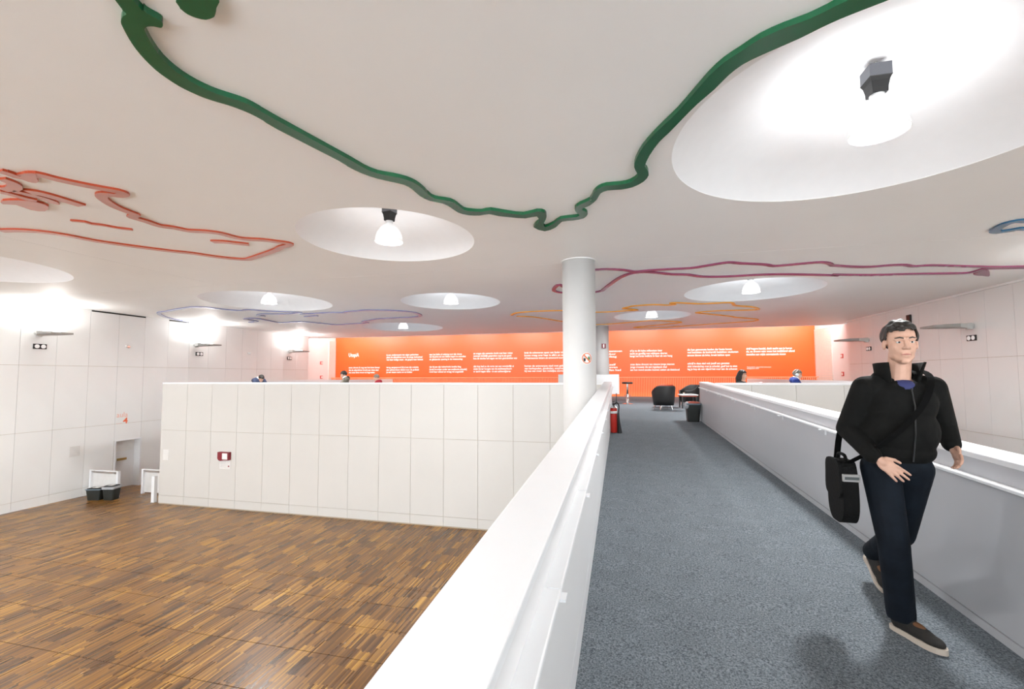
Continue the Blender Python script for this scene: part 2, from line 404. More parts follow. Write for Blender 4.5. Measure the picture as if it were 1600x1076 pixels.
GREEN_B=[(-2.582, 2.035),(-2.639, 2.096),(-2.646, 2.115),(-2.642, 2.155),(-2.613, 2.192),(-2.569, 2.216),(-2.509, 2.213),(-2.477, 2.199),(-2.42, 2.156),(-2.346, 2.093)]
RED=[(-6.786, 3.418),(-6.774, 3.488),(-6.769, 3.575),(-6.618, 3.578),(-6.48, 3.586),(-6.421, 3.732),(-6.306, 3.917),(-6.179, 4.074),(-6.1, 4.164),(-6.113, 4.233),(-6.231, 4.255),(-6.3, 4.207),(-6.379, 4.187),(-6.479, 4.225),(-6.589, 4.351),(-6.689, 4.535),(-6.725, 4.725),(-6.748, 4.836),(-6.889, 4.895),(-6.892, 4.977),(-6.883, 5.107),(-6.885, 5.301),(-6.762, 5.425),(-6.671, 5.593),(-6.447, 5.699),(-6.304, 5.836),(-6.242, 6.062),(-6.138, 6.18),(-5.896, 6.297),(-5.754, 6.428),(-5.637, 6.535),(-5.652, 6.631),(-5.896, 6.712),(-6.123, 6.846),(-6.517, 7.015),(-6.991, 7.206),(-7.223, 7.272),(-7.456, 7.137),(-7.674, 6.91),(-7.842, 6.655),(-8.064, 6.463),(-8.425, 6.05),(-8.717, 5.64),(-8.834, 5.301),(-9.002, 5.071),(-9.255, 4.925),(-9.569, 4.862)]
RED_BLOB=[(-6.703, 3.439),(-6.718, 3.553),(-6.612, 3.511),(-6.51, 3.512),(-6.456, 3.55),(-6.596, 3.635),(-6.661, 3.69),(-6.757, 3.72),(-6.801, 3.673),(-6.791, 3.586),(-6.832, 3.507)]
RED_D=[[(-7.218, 3.905),(-7.131, 3.957),(-7.1, 4.07),(-7.091, 4.271),(-7.087, 4.399)], [(-7.353, 3.83),(-7.3, 3.956),(-7.271, 4.07),(-7.283, 4.177),(-7.359, 4.249)], [(-7.546, 3.812),(-7.517, 3.881),(-7.512, 4.01),(-7.47, 4.13)], [(-7.935, 4.799),(-7.807, 4.889),(-7.803, 4.979),(-7.709, 5.063),(-7.619, 5.225),(-7.488, 5.338)], [(-6.822, 6.158),(-6.646, 6.221),(-6.494, 6.338),(-6.351, 6.453)], [(-7.038, 3.56),(-7.052, 3.647),(-7.119, 3.723),(-7.272, 3.781),(-7.427, 3.762)]]
RED_PALM=[(-7.873, 4.007),(-7.634, 4.045),(-7.49, 4.148),(-7.537, 4.298),(-7.795, 4.405),(-7.923, 4.323),(-7.876, 4.143),(-8.02, 4.084)]
PURPLE_A=[(-0.516, 9.916),(-0.245, 9.918),(0.103, 10.075),(0.359, 10.301),(0.657, 10.262),(1.049, 10.249),(1.531, 10.262),(1.877, 10.094),(2.207, 9.935),(2.509, 10.092),(3.015, 10.322),(3.248, 10.507),(3.591, 10.469),(3.996, 10.391),(4.249, 10.495),(4.436, 10.748),(4.437, 10.754),(4.895, 10.992),(5.308, 11.115),(5.632, 11.059),(5.931, 11.101),(6.206, 11.292),(6.511, 11.283),(7.296, 11.571),(7.959, 11.811),(8.386, 11.884),(8.647, 11.933)]
PURPLE_B=[(-1.381, 11.73),(-1.482, 11.325),(-1.625, 11.57),(-1.727, 11.975),(-1.673, 12.27),(-1.466, 12.432),(-0.572, 12.555),(-0.299, 11.849),(0.001, 10.908),(0.261, 10.467),(0.563, 10.377),(0.877, 10.552),(1.202, 10.781),(1.576, 10.927),(1.926, 11.219),(2.409, 11.343),(3.011, 11.345),(3.562, 11.387),(4.372, 11.644),(5.043, 11.892),(4.843, 11.756),(5.735, 12.026),(6.548, 12.133),(7.375, 12.284),(7.778, 12.348),(7.888, 12.18),(7.867, 11.932),(8.045, 11.941),(8.476, 12.015),(8.741, 12.064)]
HEART=[(8.005, 12.466),(8.198, 12.638),(8.324, 12.691),(8.527, 12.805),(8.339, 12.492),(8.11, 12.18),(7.888, 11.937),(7.92, 12.094),(7.953, 12.255)]
YELLOW=[(-4.049, 16.631),(-3.713, 16.054),(-3.059, 15.851),(-2.061, 15.873),(-1.413, 16.225),(-0.852, 16.622),(-0.267, 16.652),(0.227, 16.538),(0.629, 16.465),(0.382, 16.167),(0.142, 15.933),(0.333, 15.654),(0.517, 15.437),(1.107, 15.336),(1.567, 15.558),(1.79, 15.465),(1.632, 15.129),(1.882, 15.146),(2.498, 15.502),(2.86, 15.548),(3.48, 15.517),(3.66, 15.856),(3.822, 16.254),(4.393, 16.668),(4.756, 17.207),(4.759, 17.497),(3.974, 17.408),(3.355, 17.426),(2.807, 17.719),(3.348, 18.256),(4.276, 19.13),(4.592, 19.583),(5.067, 19.938),(5.602, 20.475),(5.647, 21.152),(4.359, 21.704),(3.062, 22.334),(2.058, 22.805),(0.682, 22.541),(1.351, 21.87),(2.672, 20.881),(2.017, 20.177),(1.227, 19.795),(0.271, 20.324),(-1.069, 20.715),(-1.828, 19.759),(-2.467, 18.972),(-2.831, 18.216),(-3.343, 17.317),(-3.92, 16.946)]
BLUE_A=[(-17.857, 15.123),(-17.594, 14.209),(-17.003, 13.297),(-16.301, 12.635),(-15.726, 12.471),(-14.923, 12.18),(-13.932, 11.922),(-13.561, 12.111),(-13.372, 12.638),(-13.036, 12.977),(-12.61, 12.889),(-12.2, 13.352),(-11.761, 13.625),(-11.349, 13.948),(-11.818, 14.099),(-12.325, 14.077),(-12.969, 13.906),(-13.498, 14.23),(-13.286, 14.346)]
BLUE_B=[(-11.607, 14.267),(-11.104, 14.288),(-10.365, 14.209),(-9.871, 14.34),(-9.608, 14.195),(-9.144, 14.109),(-8.759, 14.006),(-8.214, 14.15),(-7.626, 14.51),(-7.325, 15.015),(-7.486, 15.831),(-8.06, 16.172),(-9.434, 16.26),(-10.227, 16.666),(-10.703, 16.974),(-10.737, 17.42),(-11.759, 17.539),(-12.466, 17.676),(-12.807, 17.018),(-13.244, 16.29),(-14.325, 16.375),(-14.285, 15.648),(-14.224, 14.847),(-14.813, 14.954),(-14.872, 15.633),(-15.493, 15.909)]
BLUE_C=[(-11.97, 14.941),(-11.627, 14.849),(-11.329, 14.868)]
TEAL=[(7.113, 8.735),(6.541, 8.501),(6.021, 8.326),(5.912, 8.328),(5.864, 8.421),(5.898, 8.616),(5.969, 8.798),(6.092, 8.88),(6.207, 8.825),(6.34, 8.776),(6.921, 9.005),(7.567, 9.303)]
TEAL_TIP=[(5.959, 8.796),(5.893, 8.583),(5.877, 8.439),(5.942, 8.44),(6.028, 8.649),(6.159, 8.78),(6.133, 8.89)]
TXT={'A': [(-18.044, 1.742, 2.346),(-18.041, 1.567, 2.26),(-18.037, 1.405, 1.972)], 'B': [(-15.201, 2.568, 2.326),(-15.199, 2.409, 2.599),(-15.197, 2.246, 2.643)], 'B2': [(-15.204, 1.74, 2.337),(-15.202, 1.573, 2.359),(-15.199, 1.415, 1.878)], 'C': [(-12.103, 2.559, 2.245),(-12.102, 2.409, 2.509),(-12.101, 2.237, 2.3)], 'C2': [(-12.097, 1.748, 2.185),(-12.096, 1.581, 2.579),(-12.095, 1.426, 2.353)], 'D': [(-9.076, 2.579, 2.571),(-9.076, 2.42, 2.488),(-9.076, 2.256, 2.856)], 'D2': [(-9.075, 1.758, 2.641),(-9.075, 1.595, 2.517),(-9.074, 1.433, 2.442)], 'E': [(-5.75, 2.575, 2.638),(-5.75, 2.408, 2.715),(-5.751, 2.241, 2.404)], 'E2': [(-5.745, 1.757, 2.742),(-5.746, 1.599, 2.664),(-5.747, 1.444, 2.586)], 'F': [(-2.493, 2.593, 2.624),(-2.495, 2.423, 2.274),(-2.497, 2.269, 2.31)], 'F2': [(-2.502, 1.794, 2.264),(-2.504, 1.64, 2.363),(-2.506, 1.471, 2.556)], 'G': [(0.576, 2.592, 1.815),(0.573, 2.43, 2.078),(0.571, 2.279, 2.356)], 'G2': [(0.584, 1.795, 2.447),(0.582, 1.638, 2.035),(0.579, 1.476, 2.719)], 'H': [(3.743, 2.604, 2.338),(3.739, 2.451, 2.658),(3.736, 2.283, 2.238)], 'H2': [(3.739, 1.819, 2.199),(3.735, 1.655, 2.591),(3.731, 1.499, 2.594)], 'I': [(6.812, 2.608, 2.26),(6.808, 2.455, 2.387),(6.803, 2.292, 1.967)], 'I2': [(6.815, 1.615, 1.213),(6.813, 1.537, 0.597)], 'T': [(-18.059, 2.532, 0.788)]}
# ------------------------------------------------------------------ the setting
FW, CEIL = -2.88, 3.55
XL, XR = -18.0, 9.7
BX0, BX1, BY = -14.55, 6.80, 11.5            # gallery (upper floor) left, right and front faces
PL0, PL1, PR0, PR1 = -0.437, -0.235, 2.03, 2.24   # the two bridge parapets in x
RAMP_END = 12.34
def ramp(y): return -0.38 + 0.0308 * y
GAP = 0.008

_panel_cache = {}
def panel(parent, axis, a0, a1, z0, z1, face, t=0.014, name='panel', m=None):
    """a wall panel with its own edges; axis 'x' panels face -y at y=face, 'y+' face +x, 'y-' face -x"""
    w, h = a1 - a0 - GAP, z1 - z0 - GAP
    key = (axis, round(w, 3), round(h, 3), t, m)
    if key not in _panel_cache:
        bm = bmesh.new()
        if axis == 'x': box(bm, -w / 2, w / 2, 0, t, -h / 2, h / 2)
        else: box(bm, 0, t, -w / 2, w / 2, -h / 2, h / 2)
        me = bpy.data.meshes.new(name); bmesh.ops.recalc_face_normals(bm, faces=bm.faces[:]); bm.to_mesh(me); bm.free()
        me.materials.append(m or M['panel']); _panel_cache[key] = me
    c, zc = (a0 + a1) / 2, (z0 + z1) / 2
    loc = (c, face, zc) if axis == 'x' else ((face - t, c, zc) if axis == 'y+' else (face, c, zc))
    return link(name, _panel_cache[key], parent, loc)

# wooden hall floor: rows of industrial parquet divided by dark seams
bm = bmesh.new(); box(bm, XL - 1.3, XR + 0.8, -9, 11.6, FW - 0.2, FW - 0.006); box(bm, XR - 3, XR + 0.8, 11.6, 27.4, FW - 0.2, FW - 0.006)
floor = struct(finish('floor', bm, M['woodgap']))
ys = [-9, -4.2, -2.2, 0.0, 1.4, 2.6, 3.4, 4.18, 5.06, 5.94, 6.71, 7.42, 8.05, 11.56]
for a, b in zip(ys, ys[1:]): obox('parquet_section', XL, XR, a + 0.007, b - 0.007, FW - 0.02, FW, M['wood'], floor)
obox('parquet_section', BX1 + 0.02, XR, 11.575, 27.2, FW - 0.02, FW, M['wood'], floor)
# the passage on the left slopes gently down behind the gallery
bm = bmesh.new()
v = box(bm, XL - 0.6, BX0 - 0.01, 11.56, 27.4, FW - 0.25, FW)
for q in v:
    if q.co.z > FW - 0.1 and q.co.y > 20: q.co.z = FW - 0.48; 
bm2 = bm
struct(finish('floor_passage', bm2, M['wood']))

# ceiling: three plaster fields with round openings and shallow domes
DOMES = [(2.41, 4.79, 1.84), (-3.83, 6.84, 1.46), (-13.54, 6.14, 1.85), (-10.76, 11.78, 1.86), (-10.14, 19.56, 1.89), (3.60, 13.59, 1.75),
         (1.25, 18.35, 1.45), (-5.20, 13.22, 1.56), (-8.0, 1.0, 1.6), (-13.6, -3.8, 1.8), (-2.2, -3.0, 1.6), (5.5, -3.5, 1.7), (6.6, 20.2, 1.2)]
DOMES = DOMES[:12]  # last four domes are unseen, added with their lamps for lighting
def ceiling_field(name, x0, x1, y0, y1, parent=None):
    cu = bpy.data.curves.new('c', 'CURVE'); cu.dimensions = '2D'; cu.fill_mode = 'BOTH'; cu.extrude = 0.03
    def add(pts):
        s = cu.splines.new('POLY'); s.points.add(len(pts) - 1); s.use_cyclic_u = True
        for p, q in zip(s.points, pts): p.co = (q[0], q[1], 0, 1)
    add([(x0, y0), (x1, y0), (x1, y1), (x0, y1)])
    for cx, cy, r in DOMES:
        if x0 < cx < x1 and y0 < cy < y1:
            add([(cx + r * math.cos(2 * PI * i / 112), cy + r * math.sin(2 * PI * i / 112)) for i in range(112)])
    o = bpy.data.objects.new('c', cu); C.objects.link(o)
    dg = bpy.context.evaluated_depsgraph_get()
    me = bpy.data.meshes.new_from_object(o.evaluated_get(dg)); bpy.data.objects.remove(o); bpy.data.curves.remove(cu)
    me.materials.clear(); me.materials.append(M['ceiling'])
    for v in me.vertices: v.co.z += CEIL + 0.03
    return link(name, me, parent)
CY1 = 23.7
ceiling = struct(ceiling_field('ceiling', -10.0 + .006, XR + 0.3, -9, 9.25 - .006))
ceiling_field('ceiling_field', XL - 0.3, -10.0 - .006, -9, 9.25 - .006, ceiling)
ceiling_field('ceiling_field', XL - 0.3, XR + 0.3, 9.25 + .006, CY1, ceiling)
obox('seam_strip', XL, XR, 9.15, 9.35, CEIL + 0.05, CEIL + 0.07, M['joint'], ceiling)
obox('seam_strip', -10.1, -9.9, -9, 9.2, CEIL + 0.05, CEIL + 0.07, M['joint'], ceiling)
for cx, cy, r in DOMES:
    H = 0.62; R = (r * r + H * H) / (2 * H); prof = []
    for i in range(19):
        rho = r * (1 - i / 18); prof.append((rho if i < 18 else 0, math.sqrt(R * R - rho * rho) - (R - H)))
    bm = bmesh.new(); lathe(bm, prof, 96); bmesh.ops.recalc_face_normals(bm, faces=bm.faces[:]); bmesh.ops.reverse_faces(bm, faces=bm.faces[:])
    me = bpy.data.meshes.new('dome'); bm.to_mesh(me); bm.free(); me.materials.append(M['dome'])
    for p in me.polygons: p.use_smooth = True
    link('dome', me, ceiling, (cx, cy, CEIL + 0.005))
# roof over everything, and the light slot along the orange wall
bm = bmesh.new()
box(bm, XL - 1.6, XR + 1.2, -9.2, 27.6, 5.6, 5.8)
struct(finish('ceiling_roof', bm, M['white']))
struct(obox('wall_slot', XL - 1.3, XR + 0.9, CY1 - 0.1, CY1, CEIL + 0.0, 5.6, M['white']))
struct(obox('trim_1', XL - 0.02, XR, CY1 - 0.02, CY1 + 0.05, CEIL - 0.02, CEIL + 0.07, M['ceiling']))

# left wall: panels on a dark backing, door recess at the far end of the hall
DY0, DY1, DZ0, DZ1 = 12.60, 13.44, -3.06, -1.16
bm = bmesh.new()
box(bm, XL - 0.4, XL - 0.016, -9.2, DY0 - 0.045, FW - 0.5, CEIL + 0.1); box(bm, XL - 0.4, XL - 0.016, DY1 + 0.045, 22.85, FW - 0.6, CEIL + 0.1)
box(bm, XL - 0.4, XL - 0.016, DY0 - 0.045, DY1 + 0.045, DZ1 + 0.035, CEIL + 0.1)
wl = struct(finish('wall_left', bm, M['joint']))
ZR = [-3.30, -2.60, -0.52, 1.58, CEIL + 0.05]
PJ = [9.75 + 0.925 * k for k in range(-7, 15)]
PJ = [-9.2, -5, -1, 1.5] + PJ[0:] 
PJ[-1] = 22.85
for a, b in zip(PJ, PJ[1:]):
    for z0, z1 in zip(ZR, ZR[1:]):
        if abs((a + b) / 2 - 13.0) < 0.3 and z1 < -0.4:
            if z1 > -0.6: panel(wl, 'y+', a, b, DZ1 + 0.03, z1, XL)
            continue
        panel(wl, 'y+', a, b, z0, z1, XL)
# door recess
dr = struct(obox('door_1', XL - 0.33, XL - 0.28, DY0, DY1, -3.3, DZ1 - 0.42, M['white']))
obox('transom', XL - 0.33, XL - 0.29, DY0, DY1, DZ1 - 0.42, DZ1 + 0.02, M['grille'], dr)
obox('push_bar', XL - 0.28, XL - 0.24, DY0 + 0.24, DY0 + 0.56, -1.92, -1.84, M['brass'], dr, bevel=0.008)
bm = bmesh.new(); box(bm, XL - 0.5, XL - 0.01, DY1, DY1 + 0.04, -3.3, DZ1); box(bm, XL - 0.5, XL - 0.01, DY0 - 0.04, DY0, -3.3, DZ1); box(bm, XL - 0.5, XL - 0.01, DY0 - 0.04, DY1 + 0.04, DZ1 + 0.001, DZ1 + 0.03)
finish('door_reveal', bm, M['white'], dr)
bm = bmesh.new(); box(bm, XL - 0.02, XL + 0.008, DY0 - 0.06, DY0 - 0.0, -3.2, DZ1 + 0.05); box(bm, XL - 0.02, XL + 0.008, DY0, DY1, DZ1, DZ1 + 0.05); box(bm, XL - 0.02, XL + 0.008, DY1, DY1 + 0.05, -3.2, DZ1 + 0.05)
finish('door_frame', bm, M['cap'], dr)

# right wall
wr = struct(obox('wall_right', XR + 0.016, XR + 0.4, -9.2, 22.3, FW - 0.2, CEIL + 0.1, M['joint']))
PJ = [-9.2, -5, -1, 3, 6] + [8.3 + 0.925 * k for k in range(0, 16)]; PJ[-1] = 22.3
for a, b in zip(PJ, PJ[1:]):
    for z0, z1 in zip([FW, -2.60, -0.42, 1.66, CEIL + 0.05], [-2.60, -0.42, 1.66, CEIL + 0.05]): panel(wr, 'y-', a, b, z0, z1, XR)
struct(obox('trim_2', XR - 0.05, XR, -9, 22.3, CEIL - 0.05, CEIL, M['ceiling']))

# recesses beside the orange wall: white wall and louvre screen on each side
for nm, x0, x1, s, wy0 in (('wall_recess_left', XL - 1.25, XL - 1.1, 1, 22.6), ('wall_recess_right', XR + 0.5, XR + 0.65, -1, 22.2)):
    w_ = struct(obox(nm, x0, x1, wy0, 27.2, FW - 0.6, 5.6, M['white']))
    xf = x1 if s > 0 else x0
    a0 = 26.25 if s > 0 else 25.05
    for k in range(44):
        z = -0.1 + k * 0.085
        obox('louvre', xf - 0.0 if s > 0 else xf - 0.05, xf + 0.05 if s > 0 else xf, a0, 26.97, z, z + 0.055, M['louvre'], w_)
struct(obox('wall_return_left', XL - 1.2, XL - 0.3, 22.6, 22.8, FW - 0.6, 5.6, M['white']))
struct(obox('wall_return_right', XR + 0.3, XR + 0.6, 22.05, 22.25, FW, 5.6, M['white']))

# orange end wall with the poem
wf = struct(obox('wall_far', -19.1, XR + 0.5, 27.0, 27.25, FW - 0.6, 5.6, M['orange']))
POEM = {
'T': ['UtopiA'],
'A': ['soms droom ik nog van het lome lawaai', 'dat de eilanddrien bracht aan deze stad', 'om onze lieve vrouw te begroeten'],
'B': ['is een onderneemt van eigen gedachten', 'plant de eilanddrien voor de jonge kathedraal', 'van haar heilige must - de gaapte haar binnen'],
'B2': ['terug, aangespoord bij al aan zijn website', 'een splinternieuw dialect voor de godheid', 'je een staaie maria om te bidden'],
'C': ['naar het liefde of oefening voor zijn doona', 'dat hij plots als een liefste begon te ontraden', 'en glanzende opening in de wetenschap'],
'C2': ['dat hij aan zijn halverheide landde hing', '(zoek boontjes onder aan snellende schedel)', 'rond haar school en vroeg vol ongeduld?'],
'D': ['en vragen zijn oeverste vlucht met haar ruiten', 'eenmaal duidelijk gesproken nog te pas goed', 'hoe dit slechte het tegen van hun gestrandden was'],
'D2': ['zijn kop had nu de vorm van een wonderlijk ei', 'zoals hij ter hoogte van de zuidwaterbuurt', 'er zacht tegen tikte - in een achterafgieren'],
'E': ['brak de schemeren open: een lieder nieuw', 'boven vraag over haar in alfa\'s en omega', 'of hebreeuwse letters als antwoord voor'],
'E2': ['boven de antwerpse stad met gebeden', 'van kerkepaden, parabolen, enzymen en', 'hij was een meer dan redelijke storm na'],
'F': ['naar zijn grote dere aanzoen', 'van haar stad en zanduur', 'waar het zilver omlaag'],
'F2': ['die in de avond hijzelf', 'en wat zij had gegeven', 'wat hem nooit straffen had'],
'G': ['of je na dit halve millennium later', 'nacht ze gewillig met wijdopen deuren', 'hangt het kruis wellicht in haar als een hung'],
'G2': ['onze dame droomt van nieuwe jonge mannen', 'jonge vrouwen die een ingeslapen stad', 'aan hun mond zouden kunnen zetten als kleinlood'],
'H': ['die hun gemeenste landen dar beste boven', 'veel betwisten de konhernik bedekken: studenten', 'stroom binnen als bries, breek bakken open'],
'H2': ['schrijf in deze stad ook jezelf een geweten', 'sluit vriendschap met je schedel, geef het te eten', 'leg je kop als een vijand het vuur aan de schenen'],
'I': ['drijf hogere handel, denk nacht aan je horen', 'sla, en droom vain: wees het twijfelend uiland', 'tientallen aan wijde omwaaiende mouw'],
'I2': ['Stadsgedicht, universiteit antwerpen', 'stadsgedicht 2003'],
}
for k, rows in POEM.items():
    big = k == 'T'; sm = k == 'I2'
    L_ = [(s, x, z, w, 0.36 if big else (0.085 if sm else 0.155)) for s, (x, z, w) in zip(rows, TXT[k])]
    bm = text_mesh(L_, 0.006 if big else (0.001 if sm else 0.0045))
    me = bpy.data.meshes.new('lettering'); bm.to_mesh(me); bm.free(); me.materials.append(M['letter'])
    link('lettering', me, wf, (0, 26.992, 0))

# gallery: two white panelled blocks left and right of the bridge, carpeted floor above
def gallery(name, x0, x1, joints):
    g = struct(obox(name, x0 + 0.02, x1 - 0.0, BY + 0.016, BY + 0.22, FW, 1.0, M['joint']))
    for a, b in zip(joints, joints[1:]):
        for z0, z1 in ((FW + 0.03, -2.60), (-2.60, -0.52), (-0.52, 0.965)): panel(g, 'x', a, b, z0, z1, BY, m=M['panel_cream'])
    obox('cap', x0, x1, BY - 0.005, BY + 0.23, 0.965, 1.015, M['cap'], g, bevel=0.004)
    obox('plinth', x0 + 0.02, x1, BY + 0.004, BY + 0.03, FW, FW + 0.03, M['joint'], g)
    return g
jl = [BX0] + [-13.53 + 0.979 * k for k in range(13)] + [-0.80, PL0]
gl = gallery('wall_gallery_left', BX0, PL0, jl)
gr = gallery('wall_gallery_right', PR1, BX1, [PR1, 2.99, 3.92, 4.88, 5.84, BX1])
struct(obox('wall_gallery_side_left', BX0, BX0 + 0.15, BY + 0.2, 26.4, FW - 0.5, 1.015, M['white']))
struct(obox('wall_gallery_side_right', BX1 - 0.15, BX1, BY + 0.2, 26.4, FW, 1.015, M['white']))
bm = bmesh.new()
box(bm, BX0 + 0.16, PL0 - 0.01, BY + 0.22, 26.4, -0.3, 0); box(bm, PR1 + 0.01, BX1 - 0.16, BY + 0.22, 26.4, -0.3, 0); box(bm, PL0 - 0.01, PR1 + 0.01, RAMP_END, 26.4, -0.3, 0)
struct(finish('floor_gallery', bm, M['carpet']))

# the bridge: a gently rising carpeted ramp
bm = bmesh.new(); v = box(bm, PL1 - 0.02, PR0 + 0.02, -9.1, RAMP_END, -0.3, 0)
for q in v: q.co.z += ramp(q.co.y) if q.co.z > -0.1 else -0.2
struct(finish('floor_bridge', bm, M['carpet']))
bm = bmesh.new(); v = box(bm, PL0, PR1, -9.1, BY, -0.4, -0.05)
for q in v: q.co.z += ramp(q.co.y)
struct(finish('floor_bridge_deck', bm, M['white']))

def on_ramp(name, boxes, m, parent, bevel=0.0, cuts=1):
    bm = bmesh.new()
    for b in boxes: box(bm, *b)
    for q in bm.verts: q.co.z += ramp(q.co.y)
    return finish(name, bm, m, parent, bevel=bevel)
def parapet(name, label, x0, x1, inner, y0, y1, fm, pitch, first, skirt):
    """inner = +1 when the walkway lies on the +x side"""
    t = thing(name, label, 'parapet')
    xf = x1 if inner > 0 else x0
    on_ramp('core', [(x0 + 0.012, x1 - 0.012, y0 + .01, y1 - .01, -0.32, 0.985)], fm, t)
    def face(z0, z1, m, nm, d0=0.012, d1=0.0):
        a, b = (xf - 0.014, xf) if inner > 0 else (xf, xf + 0.014)
        return on_ramp(nm, [(a, b, y0, y1, z0, z1)], m, t)
    face(0.0, skirt - 0.004, fm, 'skirting_panel'); face(skirt + 0.004, 0.86, fm, 'face_panel')
    on_ramp('upper_panel', [((xf - 0.018, xf - 0.004) if inner > 0 else (xf + 0.004, xf + 0.018)) + (y0, y1, 0.864, 0.985)], fm, t)
    on_ramp('outer_panel', [((x0, x0 + 0.014) if inner > 0 else (x1 - 0.014, x1)) + (y0, y1, -0.35, 0.985)], M['white'], t)
    on_ramp('end_panel', [(x0, x1, y1 - 0.012, y1, 0.0, 0.985)], fm, t)
    on_ramp('cap', [(x0 - 0.004, x1 + 0.004, y0, y1 + 0.004, 0.985, 1.02)], M['cap'], t, bevel=0.005)
    # flat handrail ledge on small brackets
    ra, rb = (xf - 0.006, xf + 0.050) if inner > 0 else (xf - 0.050, xf + 0.006)
    on_ramp('handrail', [(ra, rb, y0, y1 - 0.15, 0.866, 0.888)], M['cap'], t, bevel=0.005)
    y = first
    while y < y1 - 0.2:
        a, b = (xf - 0.002, xf + 0.066) if inner > 0 else (xf - 0.066, xf + 0.002)
        c, d = (xf - 0.002, xf + 0.010) if inner > 0 else (xf - 0.010, xf + 0.002)
        e, f = (xf + 0.004, xf + 0.050) if inner > 0 else (xf - 0.050, xf - 0.004)
        on_ramp('bracket', [(a, b, y - 0.022, y + 0.022, 0.858, 0.866), (c, d, y - 0.012, y + 0.012, 0.81, 0.858), (e, f, y - 0.006, y + 0.006, 0.888, 0.8905)], M['cap'], t)
        y += pitch
    return t
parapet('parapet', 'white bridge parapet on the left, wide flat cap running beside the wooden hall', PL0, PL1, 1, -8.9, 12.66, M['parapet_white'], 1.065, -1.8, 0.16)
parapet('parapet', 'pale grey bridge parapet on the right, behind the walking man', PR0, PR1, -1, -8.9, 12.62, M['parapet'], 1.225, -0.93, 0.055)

# unseen wall behind the camera, tall windows added to let in fill light
wb = struct(obox('wall_behind', XL - 0.4, XR + 0.4, -9.4, -9.2, FW - 0.2, -2.5, M['white']))
obox('lintel', XL - 0.4, XR + 0.4, -9.4, -9.2, 3.45, 5.7, M['white'], wb)
n = 9; wpx = (XR - XL) / n
for i in range(n):
    x0 = XL + i * wpx
    w_ = struct(obox('window_%d' % (i + 1), x0 + 0.1, x0 + wpx - 0.1, -9.30, -9.29, -2.5, 3.45, M['glass']))
    bm = bmesh.new()
    for q in ((x0, x0 + 0.12, -2.5, 3.45), (x0 + wpx - 0.12, x0 + wpx, -2.5, 3.45), (x0, x0 + wpx, -2.5, -2.4), (x0, x0 + wpx, 3.35, 3.45)): box(bm, q[0], q[1], -9.36, -9.24, q[2], q[3])
    finish('window_frame', bm, M['white'], w_)

# round columns
def column(loc, r, z0, label):
    t = thing('column', label, 'column', loc)
    bm = bmesh.new(); lathe(bm, [(0, z0), (r, z0), (r, CEIL), (0, CEIL)], 64)
    o = finish('shaft', bm, M['plaster'], t, smooth=False)
    for p in o.data.polygons: p.use_smooth = abs(p.normal.z) < 0.5
    bm = bmesh.new(); lathe(bm, [(r, CEIL - 0.012), (r + 0.025, CEIL - 0.012), (r + 0.025, CEIL), (r, CEIL)], 64); finish('ceiling_ring', bm, M['ceiling'], t)
    return t
COL1 = (-0.80, 9.15, 0); COL2 = (-0.84, 21.55, 0)
column(COL1, 0.335, FW, 'thick white round column beside the bridge, with a no food or drink sign')
column(COL2, 0.34, 0, 'far white round column partly hidden behind the nearer one')

# orange slatted balustrade in front of the end wall
bt = thing('slat_balustrade', 'orange slatted balustrade along the foot of the orange poem wall', 'balustrade', (0, 26.5, 0))
bm = bmesh.new(); x = -19.0
while x < XR + 0.35:
    box(bm, x, x + 0.034, -0.03, 0.03, 0.0, 1.07); x += 0.092
o = finish('slat', bm, M['slat'], bt); o['kind'] = 'stuff'
obox('top_rail', -19.05, XR + 0.4, -0.04, 0.04, 1.07, 1.12, M['slat'], bt); obox('bottom_rail', -19.05, XR + 0.4, -0.04, 0.04, -0.06, 0.0, M['slat'], bt)
# ------------------------------------------------------------------ coloured outlines on the ceiling
SZ0, SZ1 = CEIL - 0.028, CEIL + 0.001
def paint_sheen(o):
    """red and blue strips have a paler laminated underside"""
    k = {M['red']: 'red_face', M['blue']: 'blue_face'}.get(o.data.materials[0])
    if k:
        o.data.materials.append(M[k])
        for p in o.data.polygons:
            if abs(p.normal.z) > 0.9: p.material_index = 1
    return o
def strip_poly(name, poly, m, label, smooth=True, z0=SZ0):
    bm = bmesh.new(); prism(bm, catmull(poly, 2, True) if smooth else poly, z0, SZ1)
    return tag(paint_sheen(finish(name, bm, m)), label, 'ceiling decoration')
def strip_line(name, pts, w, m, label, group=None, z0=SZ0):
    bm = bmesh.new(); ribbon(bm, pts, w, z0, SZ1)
    return tag(paint_sheen(finish(name, bm, m)), label, 'ceiling decoration', group)
strip_poly('ceiling_outline', GREEN, M['green'], 'long dark green map-like outline winding across the ceiling', z0=CEIL - 0.045)
strip_poly('ceiling_outline', GREEN_B, M['green'], 'small dark green rounded shape at the top edge of the ceiling', z0=CEIL - 0.045)
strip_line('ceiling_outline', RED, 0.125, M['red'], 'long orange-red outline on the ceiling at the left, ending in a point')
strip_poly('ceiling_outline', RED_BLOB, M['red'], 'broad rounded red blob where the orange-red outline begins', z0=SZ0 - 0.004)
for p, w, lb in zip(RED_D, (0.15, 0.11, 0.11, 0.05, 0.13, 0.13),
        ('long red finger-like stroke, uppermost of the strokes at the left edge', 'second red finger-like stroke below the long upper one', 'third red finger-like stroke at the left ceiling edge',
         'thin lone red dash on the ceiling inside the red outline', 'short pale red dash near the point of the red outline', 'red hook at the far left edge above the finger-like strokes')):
    strip_line('ceiling_dash', p, w, M['red'], lb, 'red strokes on the ceiling')
